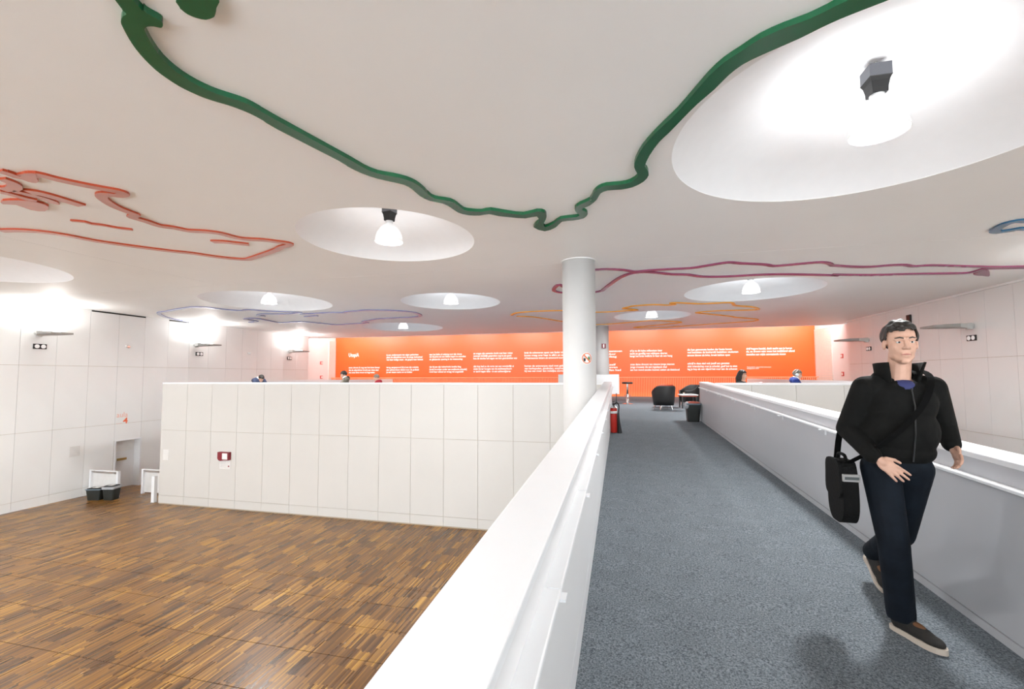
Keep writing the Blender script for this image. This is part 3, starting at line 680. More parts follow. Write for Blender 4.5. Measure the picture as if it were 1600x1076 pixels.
strip_poly('ceiling_dash', RED_PALM, M['red'], 'broad red palm-like shape below the finger-like strokes', z0=SZ0 - 0.003)['group'] = 'red strokes on the ceiling'
strip_line('ceiling_outline', PURPLE_A, 0.10, M['purple'], 'upper purple line running right from the near column')
strip_line('ceiling_outline', PURPLE_B, 0.10, M['purple'], 'lower purple line looping around the near column and running right', z0=SZ0 - 0.004)
strip_poly('ceiling_outline', HEART, M['purple'], 'small purple heart-like blob on the ceiling at the far right', z0=SZ0 - 0.008)
strip_line('ceiling_outline', YELLOW, 0.10, M['yellow'], 'yellow map-like outline on the ceiling in front of the orange wall')
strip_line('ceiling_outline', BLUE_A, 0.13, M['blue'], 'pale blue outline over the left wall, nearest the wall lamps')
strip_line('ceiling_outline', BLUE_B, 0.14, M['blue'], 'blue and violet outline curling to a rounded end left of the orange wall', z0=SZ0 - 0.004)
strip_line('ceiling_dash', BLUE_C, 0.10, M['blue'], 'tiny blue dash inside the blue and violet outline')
strip_line('ceiling_outline', TEAL, 0.13, M['teal'], 'teal blue looped outline at the right edge of the ceiling')

# ------------------------------------------------------------------ dome lamps
def make_lamp(loc, label):
    t = thing('dome_lamp', label, 'lamp', loc, 0, 'bell lamps in the ceiling domes')
    # loc is the shade's mouth centre
    bm = bmesh.new()
    prof = [(0.238, 0.0), (0.232, 0.03), (0.222, 0.09), (0.200, 0.16), (0.165, 0.225), (0.118, 0.275), (0.075, 0.305), (0.062, 0.32)]
    lathe(bm, prof + [(0.055, 0.318), (0.068, 0.298), (0.11, 0.268), (0.157, 0.22), (0.193, 0.156), (0.215, 0.088), (0.226, 0.03), (0.231, 0.0), (0.238, 0.0)], 48)
    finish('shade', bm, M['shade'], t, smooth=True)
    bm = bmesh.new(); lathe(bm, [(0.062, 0.315), (0.062, 0.385), (0, 0.385)], 32); finish('neck', bm, M['white'], t, smooth=True)
    bm = bmesh.new()
    rings = []
    for s, z in ((0.064, 0.372), (0.066, 0.42), (0.076, 0.48), (0.088, 0.51), (0.095, 0.515)):
        rings.append([bm.verts.new((a * s, b * s, z)) for a, b in ((-1, -1), (1, -1), (1, 1), (-1, 1))])
    for a, b in zip(rings, rings[1:]):
        for k in range(4): bm.faces.new((a[k], a[(k + 1) % 4], b[(k + 1) % 4], b[k]))
    bm.faces.new(rings[0][::-1]); bm.faces.new(rings[-1]); finish('lamp_holder', bm, M['black'], t)
    obox('gear_box', -0.092, 0.092, -0.092, 0.092, 0.513, 0.64, M['gear'], t, bevel=0.006)
    bm = bmesh.new(); tube(bm, [(0, 0, 0.63), (0, 0, 0.86)], 0.012, 8); finish('stem', bm, M['fitting'], t)
    bm = bmesh.new(); lathe(bm, [(0, 0.012), (0.224, 0.012), (0.224, 0.02), (0, 0.02)], 40); finish('diffuser', bm, M['bulb'], t)
    return t
L0 = make_lamp((DOMES[0][0], DOMES[0][1], 3.475), 'large bell lamp in the big dome at the upper right, nearest the camera')
labels = {1: 'bell lamp in the near left dome beneath the green outline', 2: 'bell lamp in the dome at the far left edge', 3: 'bell lamp in the dome above the left wall lamps',
          4: 'bell lamp in the small far dome left of the orange wall middle', 5: 'bell lamp in the dome between purple and yellow outlines at the right', 6: 'bell lamp in the dome inside the yellow outline',
          7: 'bell lamp in the middle dome left of the near column', 8: 'bell lamp in a dome behind the camera at the left', 9: 'bell lamp in the rear dome near the left wall', 10: 'bell lamp in a dome behind the camera by the bridge', 11: 'bell lamp in the rear dome near the right wall'}
for i, (cx, cy, r) in enumerate(DOMES):
    if i: copy_tree(L0, (cx, cy, 3.50), random.uniform(-0.5, 0.5), labels[i])
    area_light('lamp_light', (cx, cy, 3.46), (0, 0, 0), 0.42, 0.42, LAMP_W * (1.3 if 3 <= i <= 7 else 1.0), (0.99, 0.99, 0.985), 'DISK')
    area_light('lamp_glow', (cx, cy, 3.56), (PI, 0, 0), 1.2, 1.2, LAMP_W * (0.10 if i == 0 else 0.10 if i in (3, 4, 5, 7) else 0.06 if i == 6 else 0.035), (0.95, 0.97, 1.0), 'DISK')  # bodiless disc wider than the shade, added to brighten the dome

# ------------------------------------------------------------------ wall uplights with twin emergency spots below
def make_uplight(loc, s, label, on):
    """s=+1 on the left wall (reaches to +x), -1 on the right wall"""
    t = thing('wall_uplight', label, 'wall lamp', loc, 0 if s > 0 else PI, 'uplights on the panelled walls')
    bm = bmesh.new(); tube(bm, [(0.0, 0, 0), (0.05, 0, 0)], 0.075, 20); finish('wall_plate', bm, M['fitting'], t)
    bm = bmesh.new(); tube(bm, [(0.09, 0, -0.10), (0.09, 0, 0.08)], 0.075, 20); finish('knuckle', bm, M['fitting'], t)
    bm = bmesh.new()
    P = [(0.08, -0.075, -0.07), (0.08, 0.075, -0.07), (0.45, 0.27, -0.045), (0.45, -0.27, -0.045), (0.08, -0.075, 0.075), (0.08, 0.075, 0.075), (0.45, 0.27, 0.055), (0.45, -0.27, 0.055)]
    v = [bm.verts.new(p) for p in P]
    for f in ((3, 2, 1, 0), (4, 5, 6, 7), (0, 1, 5, 4), (1, 2, 6, 5), (2, 3, 7, 6), (3, 0, 4, 7)): bm.faces.new([v[i] for i in f])
    finish('arm', bm, M['fitting'], t)
    bm = bmesh.new()
    P = [(0.45, -0.27, -0.045), (0.45, 0.27, -0.045), (1.10, 0.29, -0.035), (1.10, -0.29, -0.035), (0.45, -0.27, 0.055), (0.45, 0.27, 0.055), (1.10, 0.29, 0.02), (1.10, -0.29, 0.02)]
    v = [bm.verts.new(p) for p in P]
    for f in ((3, 2, 1, 0), (4, 5, 6, 7), (0, 1, 5, 4), (1, 2, 6, 5), (2, 3, 7, 6), (3, 0, 4, 7)): bm.faces.new([v[i] for i in f])
    finish('reflector_head', bm, M['fitting_dark'], t)
    obox('glass', 0.47, 0.75, -0.17, 0.17, 0.03, 0.057, M['uplens'] if on else M['fitting'], t)
    if on: area_light('uplight_beam', (loc[0] + s * 0.72, loc[1], loc[2] + 0.075), (PI, 0, 0), 0.42, 0.3, UPLIGHT_W, (1, 0.985, 0.965))
    return t
for y, z, lb in ((10.15, 2.58, 'grey wall uplight on the left wall, nearest the camera'), (15.58, 2.58, 'grey wall uplight on the left wall, middle of three'), (21.25, 2.60, 'grey wall uplight on the left wall, farthest, beside the pink-lit end'), (4.7, 2.58, 'grey wall uplight on the left wall, level with the camera side'), (-0.8, 2.58, 'grey wall uplight on the left wall, behind the camera'), (-6.0, 2.58, 'grey wall uplight at the rear end of the left wall')):  # last two are unseen, added to lift the ceiling light
    make_uplight((XL, y, z), 1, lb, True)
for y, z, lb, on in ((15.23, 2.57, 'grey unlit wall lamp on the right wall to the right of the man', False), (20.67, 2.60, 'grey unlit wall lamp on the right wall, left of the man', False), (9.8, 2.57, 'lit wall lamp on the right wall, out of the frame', True), (4.3, 2.57, 'lit wall lamp on the right wall beside the bridge start', True), (-1.2, 2.57, 'lit wall lamp on the right wall behind the camera', True), (-6.5, 2.57, 'lit wall lamp at the rear end of the right wall', True)):  # last three are unseen, added to brighten the ceiling
    make_uplight((XR, y, z), -1, lb, on)

def make_spot(loc, s, label):
    t = thing('twin_spot', label, 'emergency light', loc, 0 if s > 0 else PI, 'black twin spots under the wall lamps')
    obox('housing', 0.0, 0.03, -0.17, 0.17, -0.08, 0.08, M['black'], t, bevel=0.004)
    for y in (-0.08, 0.08):
        bm = bmesh.new()
        v0 = []
        lathe(bm, [(0, 0), (0.062, 0), (0.062, 0.012), (0.04, 0.02), (0, 0.022)], 24)
        for q in bm.verts: q.co = Vector((q.co.z + 0.028, q.co.x + y, q.co.y))
        finish('spot_lens', bm, M['lens'], t)
    return t
for y, z, lb in ((10.23, 2.18, 'black twin emergency spot below the nearest left wall lamp'), (15.78, 2.20, 'black twin emergency spot below the middle left wall lamp'), (21.28, 2.22, 'black twin emergency spot below the farthest left wall lamp')):
    make_spot((XL, y, z), 1, lb)
for y, z, lb in ((15.28, 2.23, 'black twin emergency spot on the right wall, right of the man'), (20.65, 2.24, 'black twin emergency spot on the right wall, left of the man')):
    make_spot((XR, y, z), -1, lb)

# tubes hidden in the slot above the orange wall
sl = thing('slot_lights', 'row of light tubes hidden in the slot above the orange wall', 'lamp', (0, 24.2, 4.2), 0)
for i in range(8):
    x = XL - 0.4 + 0.9 + i * 3.5
    bm = bmesh.new(); tube(bm, [(x, 0, 0), (x + 2.4, 0, 0)], 0.02, 10); finish('light_tube', bm, M['tube'], sl)
    bm = bmesh.new(); box(bm, x - 0.05, x + 2.45, -0.05, 0.05, 0.03, 0.08); box(bm, x + 0.3, x + 0.34, -0.49, 0.0, 0.04, 0.07); box(bm, x + 2.06, x + 2.1, -0.49, 0.0, 0.04, 0.07); finish('batten', bm, M['white'], sl)
    area_light('slot_beam', (x + 1.2, 24.3, 4.15), (math.radians(61), 0, 0), 2.6, 0.15, SLOT_W, (1, 0.96, 0.90))

for nm, x, s in (('recess_light_left', XL - 0.55, 1), ('recess_light_right', XR + 0.12, -1)):
    t = thing(nm.rsplit('_', 1)[0], 'light tube above the white recess ' + ('left' if s > 0 else 'right') + ' of the orange wall', 'lamp', (x, 24.9, 5.45))
    bm = bmesh.new(); tube(bm, [(0, -1.1, 0), (0, 1.6, 0)], 0.02, 10); finish('light_tube', bm, M['tube'], t)
    obox('batten', -0.05, 0.05, -1.15, 1.65, 0.03, 0.15, M['white'], t)
    area_light('recess_beam', (x, 24.4, 5.35), (0, math.radians(-25 * s), 0), 0.15, 1.6, 80, (1, 0.99, 0.97))

# vent slots at the head of the panelled walls
for y0, y1, x, s, lb in ((11.62, 13.45, XL, 1, 'black vent slot at the top of the left wall, the longer one'), (14.39, 15.25, XL, 1, 'black vent slot at the top of the left wall, the shorter one'), (13.97, 15.77, XR, -1, 'black vent slot at the top of the right wall')):
    t = thing('vent_slot', lb, 'vent', (x, y0, CEIL), 0)
    L_ = y1 - y0
    bm = bmesh.new(); a, b = (0.0, 0.012) if s > 0 else (-0.012, 0.0); box(bm, a, b, 0, L_, -0.05, -0.004); finish('opening', bm, M['slot'], t)
    bm = bmesh.new(); a, b = (0.0, 0.016) if s > 0 else (-0.016, 0.0); box(bm, a, b, 0, L_, -0.056, -0.05); finish('lip', bm, M['fitting'], t)

# small fittings on the left wall and the gallery face
for loc, ax, lb in (((XL, 12.83, 2.35), 1, 'small white wall detector above the hall door'), ((XL, 18.47, 2.37), 1, 'small white wall detector between the left wall lamps')):
    t = thing('wall_detector', lb, 'detector', loc, 0)
    bm = bmesh.new(); tube(bm, [(0, 0, 0.0), (0.04, 0, 0.0)], 0.06, 20); finish('base', bm, M['grille'], t)
    bm = bmesh.new(); ell(bm, (0.05, 0.02, -0.02), (0.05, 0.045, 0.045), sub=2); finish('sensor_head', bm, M['aula_thin'] if loc[1] < 14 else M['white'], t, smooth=True)
def grille(loc, axis, w, h, lb):
    t = thing('wall_grille', lb, 'grille', loc, 0)
    bm = bmesh.new()
    if axis == 'y': box(bm, 0, 0.006, -w / 2, w / 2, -h / 2, h / 2)
    else: box(bm, -w / 2, w / 2, -0.006, 0, -h / 2, h / 2)
    finish('plate', bm, M['grille'], t)
    for k in range(7):
        z = -h / 2 + h * (k + 0.7) / 7.4
        bm = bmesh.new()
        if axis == 'y': box(bm, 0.005, 0.012, -w * 0.45, w * 0.45, z, z + h * 0.06)
        else: box(bm, -w * 0.45, w * 0.45, -0.012, -0.005, z, z + h * 0.06)
        finish('blade', bm, M['grille'], t)
grille((XL, 11.32, -1.31), 'y', 0.30, 0.34, 'faint grey square grille on the left wall left of the door')
grille((-14.30, BY, -1.31), 'x', 0.24, 0.34, 'faint grey square grille at the left end of the gallery face')

# room sign over the door
bm = text_mesh([('aula', 0.0, 0.0, 0.40, 0.24)], 0.0)
def sign_text(bm, nm, m, parent):
    for q in bm.verts: q.co = Vector((0.004, q.co.x, q.co.z))
    me = bpy.data.meshes.new(nm); bm.to_mesh(me); bm.free(); me.materials.append(m)
    return link(nm, me, parent)
t = thing('room_sign', 'orange lettering reading aula 4 above the hall door', 'sign', (XL, 12.57, -0.385), 0)
sign_text(text_mesh([('aula', 0.0, 0.10, 0.38, 0.26)], 0.0), 'word', M['aula_thin'], t)
sign_text(text_mesh([('4', 0.22, -0.14, 0.17, 0.30)], 0.006), 'numeral', M['aula'], t)
for k in range(4): obox('dot', 0.002, 0.005, 0.01 + k * 0.05, 0.03 + k * 0.05, -0.14, -0.118, M['aula_thin'], t)

# maroon hose box and notice on the gallery face
t = thing('fire_hose_box', 'maroon fire point box with white panel on the white gallery face', 'fire point', (-11.96, BY, -1.27), 0)
bm = bmesh.new(); prism(bm, [(-0.21, 0.14), (-0.21, -0.06), (-0.17, -0.11), (-0.10, -0.13), (-0.03, -0.115), (0.06, -0.10), (0.21, -0.10), (0.21, 0.14)], 0, 0.10)
for q in bm.verts: q.co = Vector((q.co.x, -q.co.z, q.co.y))
finish('case', bm, M['maroon'], t, bevel=0.004)
obox('window_panel', -0.02, 0.17, -0.108, -0.099, -0.075, 0.11, M['paper'], t)
t = thing('notice', 'pale printed notice below the maroon fire point box', 'notice', (-11.96, BY, -1.53), 0)
obox('sheet', -0.21, 0.21, -0.006, -0.001, -0.13, 0.13, M['grille'], t)
obox('red_mark', 0.11, 0.16, -0.008, -0.005, -0.06, -0.02, M['maroon'], t)
for k in range(4): obox('text_line', -0.18, 0.02, -0.0075, -0.005, 0.08 - k * 0.05, 0.09 - k * 0.05, M['fitting'], t)

# low white railings at the passage, a loose post, two bins
def railing(loc, L_, hgt, label):
    t = thing('railing', label, 'railing', loc, 0)
    obox('post', 0, 0.08, -0.04, 0.04, 0, hgt, M['cap'], t); obox('post', L_ - 0.08, L_, -0.04, 0.04, 0, hgt, M['cap'], t)
    obox('top_rail', 0.08, L_ - 0.08, -0.04, 0.04, hgt - 0.03, hgt, M['cap'], t)
    bm = bmesh.new(); tube(bm, [(0.08, 0.06, hgt - 0.30), (L_ - 0.08, 0.06, hgt - 0.20)], 0.018, 8); finish('handrail', bm, M['fitting'], t)
    obox('infill', 0.08, L_ - 0.08, 0.03, 0.045, 0.05, hgt - 0.12, M['grille'], t)
railing((-17.96, 11.80, FW), 1.30, 0.87, 'low white railing panel behind the two bins, left of the door')
railing((-16.50, 12.45, FW - 0.03), 1.80, 0.86, 'low white railing panel right of the door, beside the gallery end')
t = thing('post', 'free-standing white post at the left end of the gallery wall', 'post', (-14.86, 11.60, FW), 0)
obox('shaft', -0.06, 0.06, -0.05, 0.05, 0, 0.84, M['cap'], t, bevel=0.004); obox('base_plate', -0.07, 0.07, -0.06, 0.06, 0, 0.012, M['fitting'], t)

def make_bin(loc, rz, w, d, h, label, cat_lid, collar, group=None):
    t = thing('waste_bin', label, 'bin', loc, rz, group)
    bm = bmesh.new()
    def ring(sw, sd, z, r=0.05):
        out = []
        for (cx, cy, a0) in ((sw - r, sd - r, 0), (-sw + r, sd - r, 90), (-sw + r, -sd + r, 180), (sw - r, -sd + r, 270)):
            for k in range(4):
                a = math.radians(a0 + k * 30); out.append(bm.verts.new((cx + r * math.cos(a), cy + r * math.sin(a), z)))
        return out
    R = [ring(w * .42, d * .42, 0), ring(w * .5, d * .5, h * .93), ring(w * .52, d * .52, h * .94), ring(w * .52, d * .52, h)]
    for a, b in zip(R, R[1:]):
        for k in range(16): bm.faces.new((a[k], a[(k + 1) % 16], b[(k + 1) % 16], b[k]))
    bm.faces.new(R[0][::-1]); bm.faces.new(R[-1]); finish('body', bm, M['bin'], t)
    bm = bmesh.new()
    R = [ring(w * .535, d * .535, h * (.84 if collar else .93)), ring(w * .545, d * .545, h * .97), ring(w * .53, d * .53, h * 1.01), ring(w * .44, d * .44, h * 1.015), ring(w * .42, d * .42, h * .9)]
    for a, b in zip(R, R[1:]):
        for k in range(16): bm.faces.new((a[k], a[(k + 1) % 16], b[(k + 1) % 16], b[k]))
    finish('liner' if collar else 'rim', bm, M['bag_liner'] if collar else M['blue_rim'], t)
    bm = bmesh.new()
    R = [ring(w * .47, d * .47, h * 1.0), ring(w * .46, d * .46, h * 1.05), ring(w * .40, d * .40, h * 1.08)]
    for a, b in zip(R, R[1:]):
        for k in range(16): bm.faces.new((a[k], a[(k + 1) % 16], b[(k + 1) % 16], b[k]))
    bm.faces.new(R[-1]); finish('lid', bm, cat_lid, t)
    obox('lid_flap', -w * .2, w * .2, -d * .22, d * .22, h * 1.08, h * 1.10, M['paper'] if cat_lid is M['black'] else cat_lid, t, bevel=0.004)
    return t
make_bin((-17.10, 11.45, FW), 0.25, 0.48, 0.36, 0.36, 'left dark bin with blue-grey rim by the hall railing', M['black'], False, 'bins by the hall railing')
make_bin((-16.62, 11.56, FW), 0.25, 0.38, 0.34, 0.43, 'right dark bin with grey liner collar by the hall railing', M['black'], True, 'bins by the hall railing')
b = make_bin((1.83, 12.48, 0.0), 0.0, 0.345, 0.36, 0.47, 'dark bin with orange-red top against the end of the right parapet', M['lidred'], False)
bm = bmesh.new(); ell(bm, (-0.15, -0.12, 0.42), (0.06, 0.07, 0.10), sub=2); ell(bm, (-0.14, -0.02, 0.47), (0.05, 0.08, 0.04), sub=2)
finish('liner', bm, M['bag_liner'], b, smooth=True)

# small red and white safety signs
def safety(loc, axis, s, label):
    t = thing('safety_sign', label, 'sign', loc, 0, 'small red and white safety signs')
    def b(nm, w0, w1, z0, z1, d0, d1, m):
        if axis == 'x': return obox(nm, w0, w1, -d1, -d0, z0, z1, m, t)
        return obox(nm, *( (d0, d1) if s > 0 else (-d1, -d0)), w0, w1, z0, z1, m, t)
    b('plate', -0.13, 0.13, -0.10, 0.10, 0.0, 0.01, M['signred'])
    b('pictogram', -0.035, 0.03, -0.06, 0.06, 0.0095, 0.013, M['letter']); b('pictogram_panel', 0.05, 0.11, -0.07, 0.07, 0.0095, 0.013, M['letter'])
    return t
safety((XL - 1.1, 25.51, 2.08), 'y', 1, 'upper red safety sign in the white recess left of the orange wall')
safety((XL - 1.1, 25.54, 1.15), 'y', 1, 'lower red safety sign in the white recess left of the orange wall')
safety((XR + 0.5, 24.10, 2.09), 'y', -1, 'upper red safety sign in the white recess right of the orange wall')
safety((XR + 0.5, 24.10, 1.24), 'y', -1, 'lower red safety sign in the white recess right of the orange wall')
t = thing('safety_sign', 'small dark red fire sign on the far column', 'sign', (-0.73, 21.55 - 0.33, 2.58), 0.3)
obox('plate', -0.10, 0.10, -0.03, -0.005, -0.11, 0.11, M['maroon'], t); obox('pictogram', -0.03, 0.02, -0.034, -0.029, -0.08, 0.08, M['letter'], t)
t = thing('camera_box', 'small dark wall box above the walking man on the right wall', 'detector', (XR, 18.0, 3.11), 0)
obox('case', -0.06, 0, -0.10, 0.10, -0.14, 0.14, M['black'], t, bevel=0.01); obox('side', -0.05, -0.0, 0.10, 0.16, -0.12, 0.14, M['grille'], t)

# round no-food-or-drink sticker wrapped on the near column
t = thing('round_sign', 'round orange no food or drink sticker on the near column', 'sign', COL1, 0)
A0 = math.atan2(8.85 - COL1[1], -0.625 - COL1[0])
def wrap(nm, poly_list, m, eps):
    bm = bmesh.new()
    for poly in poly_list:
        vs = []
        for u, z in poly:
            a = A0 + u / 0.335; r = 0.335 + eps
            vs.append(bm.verts.new((r * math.cos(a), r * math.sin(a), 1.54 + z)))
        bm.faces.new(vs)
    me = bpy.data.meshes.new(nm); bm.to_mesh(me); bm.free(); me.materials.append(m)
    return link(nm, me, t)
cir = lambda r, a: (r * math.cos(a), r * math.sin(a))
NN = 48
wrap('disc', [[(0.0, 0.0), cir(0.115, 2 * PI * i / NN), cir(0.115, 2 * PI * (i + 1) / NN)] for i in range(NN)], M['letter'], 0.002)
wrap('ring', [[cir(0.088, 2 * PI * i / NN), cir(0.105, 2 * PI * i / NN), cir(0.105, 2 * PI * (i + 1) / NN), cir(0.088, 2 * PI * (i + 1) / NN)] for i in range(NN)], M['signorange'], 0.004)
d0, d1 = Vector((-0.064, 0.070)), Vector((0.064, -0.070)); nn = Vector((0.0095, 0.0085))
wrap('slash', [[tuple(d0 + (d1 - d0) * i / 6 - nn), tuple(d0 + (d1 - d0) * (i + 1) / 6 - nn), tuple(d0 + (d1 - d0) * (i + 1) / 6 + nn), tuple(d0 + (d1 - d0) * i / 6 + nn)] for i in range(6)], M['signorange'], 0.0045)
wrap('cup', [[(-0.075, 0.0), (-0.066, -0.062), (-0.032, -0.062), (-0.023, 0.0)]], M['black'], 0.0035)
wrap('bottle', [[(0.018, 0.02), (0.018, -0.02), (0.045, -0.05), (0.066, -0.02), (0.070, 0.02), (0.05, 0.028), (0.03, 0.030)]], M['bottle_green'], 0.0035)
wrap('bottle_neck', [[(0.028, 0.03), (0.045, 0.03), (0.043, 0.055), (0.03, 0.055)]], M['fitting'], 0.0035)

# fire extinguisher beside the left parapet
t = thing('fire_extinguisher', 'red fire extinguisher standing against the left parapet', 'extinguisher', (-0.155, 10.25, ramp(10.25)), 0)
bm = bmesh.new(); lathe(bm, [(0, 0.0), (0.07, 0.0), (0.075, 0.012), (0.075, 0.50), (0.066, 0.545), (0.045, 0.575), (0.028, 0.585), (0, 0.585)], 32); finish('cylinder', bm, M['ext_red'], t, smooth=True)
bm = bmesh.new(); lathe(bm, [(0.0758, 0.42), (0.0762, 0.42), (0.0762, 0.475), (0.0758, 0.475)], 32); finish('label_band', bm, M['paper'], t, smooth=True)
bm = bmesh.new(); lathe(bm, [(0.078, 0.545), (0.068, 0.56), (0.050, 0.585), (0.030, 0.60), (0, 0.60)], 24); finish('collar', bm, M['chrome'], t, smooth=True)
bm = bmesh.new(); box(bm, -0.018, 0.018, -0.018, 0.018, 0.59, 0.645); box(bm, -0.012, 0.012, -0.11, 0.03, 0.645, 0.66); box(bm, -0.012, 0.012, -0.10, 0.02, 0.675, 0.69); finish('valve', bm, M['black'], t)
bm = bmesh.new(); tube(bm, catmull([(0.015, 0, 0.62), (0.07, -0.02, 0.66), (0.115, -0.035, 0.60), (0.11, -0.045, 0.50), (0.10, -0.05, 0.42)], 5), 0.014, 10); finish('hose', bm, M['black'], t, smooth=True)
bm = bmesh.new(); tube(bm, [(0.10, -0.05, 0.44), (0.102, -0.052, 0.30), (0.125, -0.06, 0.0)], [0.022, 0.028, 0.052], 16); finish('horn', bm, M['black'], t, smooth=False)

# ------------------------------------------------------------------ lounge furniture at the end of the bridge
t = thing('screen_board', 'white upright board on dark metal legs beyond the near column', 'board', (-1.33, 19.3, 0), 0)
obox('board', -1.28, 1.28, -0.02, 0.02, 0.42, 1.24, M['white'], t, bevel=0.004)
obox('top_edge', -1.28, 1.28, -0.024, 0.024, 1.235, 1.255, M['fitting'], t)
for x in (-1.16, 1.16):
    obox('leg', x - 0.02, x + 0.02, -0.03, 0.01, 0.02, 0.45, M['steel_dark'], t); obox('foot', x - 0.02, x + 0.02, -0.3, 0.3, 0, 0.025, M['steel_dark'], t)
obox('cross_bar', -1.16, 1.16, 0.0, 0.02, 0.10, 0.12, M['steel_dark'], t)
t = thing('bar_stool', 'black topped bar stool on a chrome pedestal before the slats', 'stool', (0.29, 19.5, 0), 0); t.scale = (1.1, 1.1, 1.06)
bm = bmesh.new(); lathe(bm, [(0, 0.80), (0.19, 0.80), (0.205, 0.82), (0.205, 0.85), (0.18, 0.87), (0, 0.875)], 32); finish('seat', bm, M['leather'], t, smooth=True)
bm = bmesh.new(); lathe(bm, [(0.055, 0.03), (0.055, 0.42), (0.04, 0.42), (0.04, 0.80)], 20); finish('pedestal', bm, M['chrome'], t, smooth=True)
bm = bmesh.new(); lathe(bm, [(0.13, 0.32), (0.145, 0.335), (0.13, 0.35), (0.115, 0.335), (0.13, 0.32)], 28); tube(bm, [(-0.13, 0, 0.335), (0.13, 0, 0.335)], 0.01, 8); finish('foot_ring', bm, M['chrome'], t, smooth=True)
bm = bmesh.new(); lathe(bm, [(0, 0), (0.20, 0), (0.20, 0.01), (0.06, 0.035), (0, 0.035)], 32); finish('base', bm, M['chrome'], t)

def make_tub(loc, rz, m, label, group='tub armchairs in the lounge corner'):
    t = thing('tub_armchair', label, 'armchair', loc, rz, group)
    bm = bmesh.new(); N = 28; T = 0.10; rows = []
    for i in range(N + 1):                                   # shell wraps round the back; front is -y
        a = math.radians(-62 + 304 * i / N)
        k = 1 - min(1, max(0, (abs(a - PI / 2) - 0.75) / 1.4)); k = k * k * (3 - 2 * k)
        h = 0.58 + 0.20 * k
        def P(r, z): return bm.verts.new((r * 1.04 * math.cos(a), r * math.sin(a), z))
        rows.append([P(0.31, 0.15), P(0.335, 0.3), P(0.37, h - 0.03), P(0.352, h), P(0.315, h), P(0.295, h - 0.03), P(0.27, 0.3), P(0.26, 0.15)])
    for r, s in zip(rows, rows[1:]):
        for k in range(8): bm.faces.new((r[k], r[(k + 1) % 8], s[(k + 1) % 8], s[k]))
    bm.faces.new(rows[0][::-1]); bm.faces.new(rows[-1]); finish('shell', bm, m, t, smooth=True)
    bm = bmesh.new(); lathe(bm, [(0, 0.15), (0.285, 0.15), (0.285, 0.40), (0.26, 0.44), (0, 0.45)], 32); finish('seat', bm, m, t, smooth=False)
    for x, y in ((-0.22, -0.2), (0.22, -0.2), (0.2, 0.2), (-0.2, 0.2)):
        bm = bmesh.new(); tube(bm, [(x * 1.05, y * 1.05, 0), (x * 0.9, y * 0.9, 0.155)], [0.014, 0.02], 10); finish('leg', bm, M['chrome'], t)
    return t
ch = make_tub((1.47, 16.55, 0), PI + 0.35, M['leather'], 'black tub armchair seen from behind, in the middle of the lounge'); ch.scale = (1.06, 1.06, 1.07)
copy_tree(ch, (2.62, 18.6, 0), -1.1, 'second black tub armchair, half hidden by the end of the right parapet')
rc = make_tub((1.56, 17.75, 0), PI + 0.5, M['redchair'], 'orange-red tub armchair showing just above the black one'); rc.scale = (1.04, 1.04, 1.10)
t = thing('coffee_table', 'low white-topped side table with dark legs before the second armchair', 'table', (2.42, 17.6, 0), 0.1)
obox('tabletop', -0.30, 0.30, -0.28, 0.28, 0.46, 0.50, M['desk'], t, bevel=0.006)
obox('apron', -0.27, 0.27, -0.25, 0.25, 0.42, 0.46, M['lidred'], t)
for x in (-0.25, 0.25):
    for y in (-0.22, 0.22): obox('leg', x - 0.02, x + 0.02, y - 0.02, y + 0.02, 0, 0.43, M['steel_dark'], t)
t = thing('magazine', 'white magazine lying on the side table', 'magazine', (2.50, 17.50, 0.50), 0.3)
obox('pages', -0.13, 0.13, -0.18, 0.18, 0, 0.012, M['paper'], t); obox('cover', -0.132, 0.132, -0.182, 0.182, 0.012, 0.014, M['paper'], t)
t = thing('magazine', 'tan edged magazine propped on the seat of the second armchair', 'magazine', (2.56, 18.50, 0.452), 0.1)
obox('pages', -0.17, 0.17, -0.12, 0.12, 0.0, 0.07, M['paper'], t); obox('cover', -0.172, 0.172, -0.122, 0.122, 0.07, 0.078, M['mag'], t)
t = thing('red_book', 'small red book lying on the right gallery cap beyond the woman', 'book', (3.18, BY + 0.12, 1.015), 0.5)
obox('pages', -0.045, 0.045, -0.06, 0.06, 0.004, 0.03, M['paper'], t); obox('cover', -0.05, 0.05, -0.065, 0.065, 0.03, 0.036, M['signred'], t); obox('back_cover', -0.05, 0.05, -0.065, 0.065, 0.0, 0.004, M['signred'], t)
# ------------------------------------------------------------------ people
def ellM(bm, c, ax, r, sub=3):
    g = bmesh.ops.create_icosphere(bm, subdivisions=sub, radius=1.0)['verts']
    A = [Vector(a) for a in ax]; c = Vector(c)
    for v in g: v.co = c + A[0] * (v.co.x * r[0]) + A[1] * (v.co.y * r[1]) + A[2] * (v.co.z * r[2])

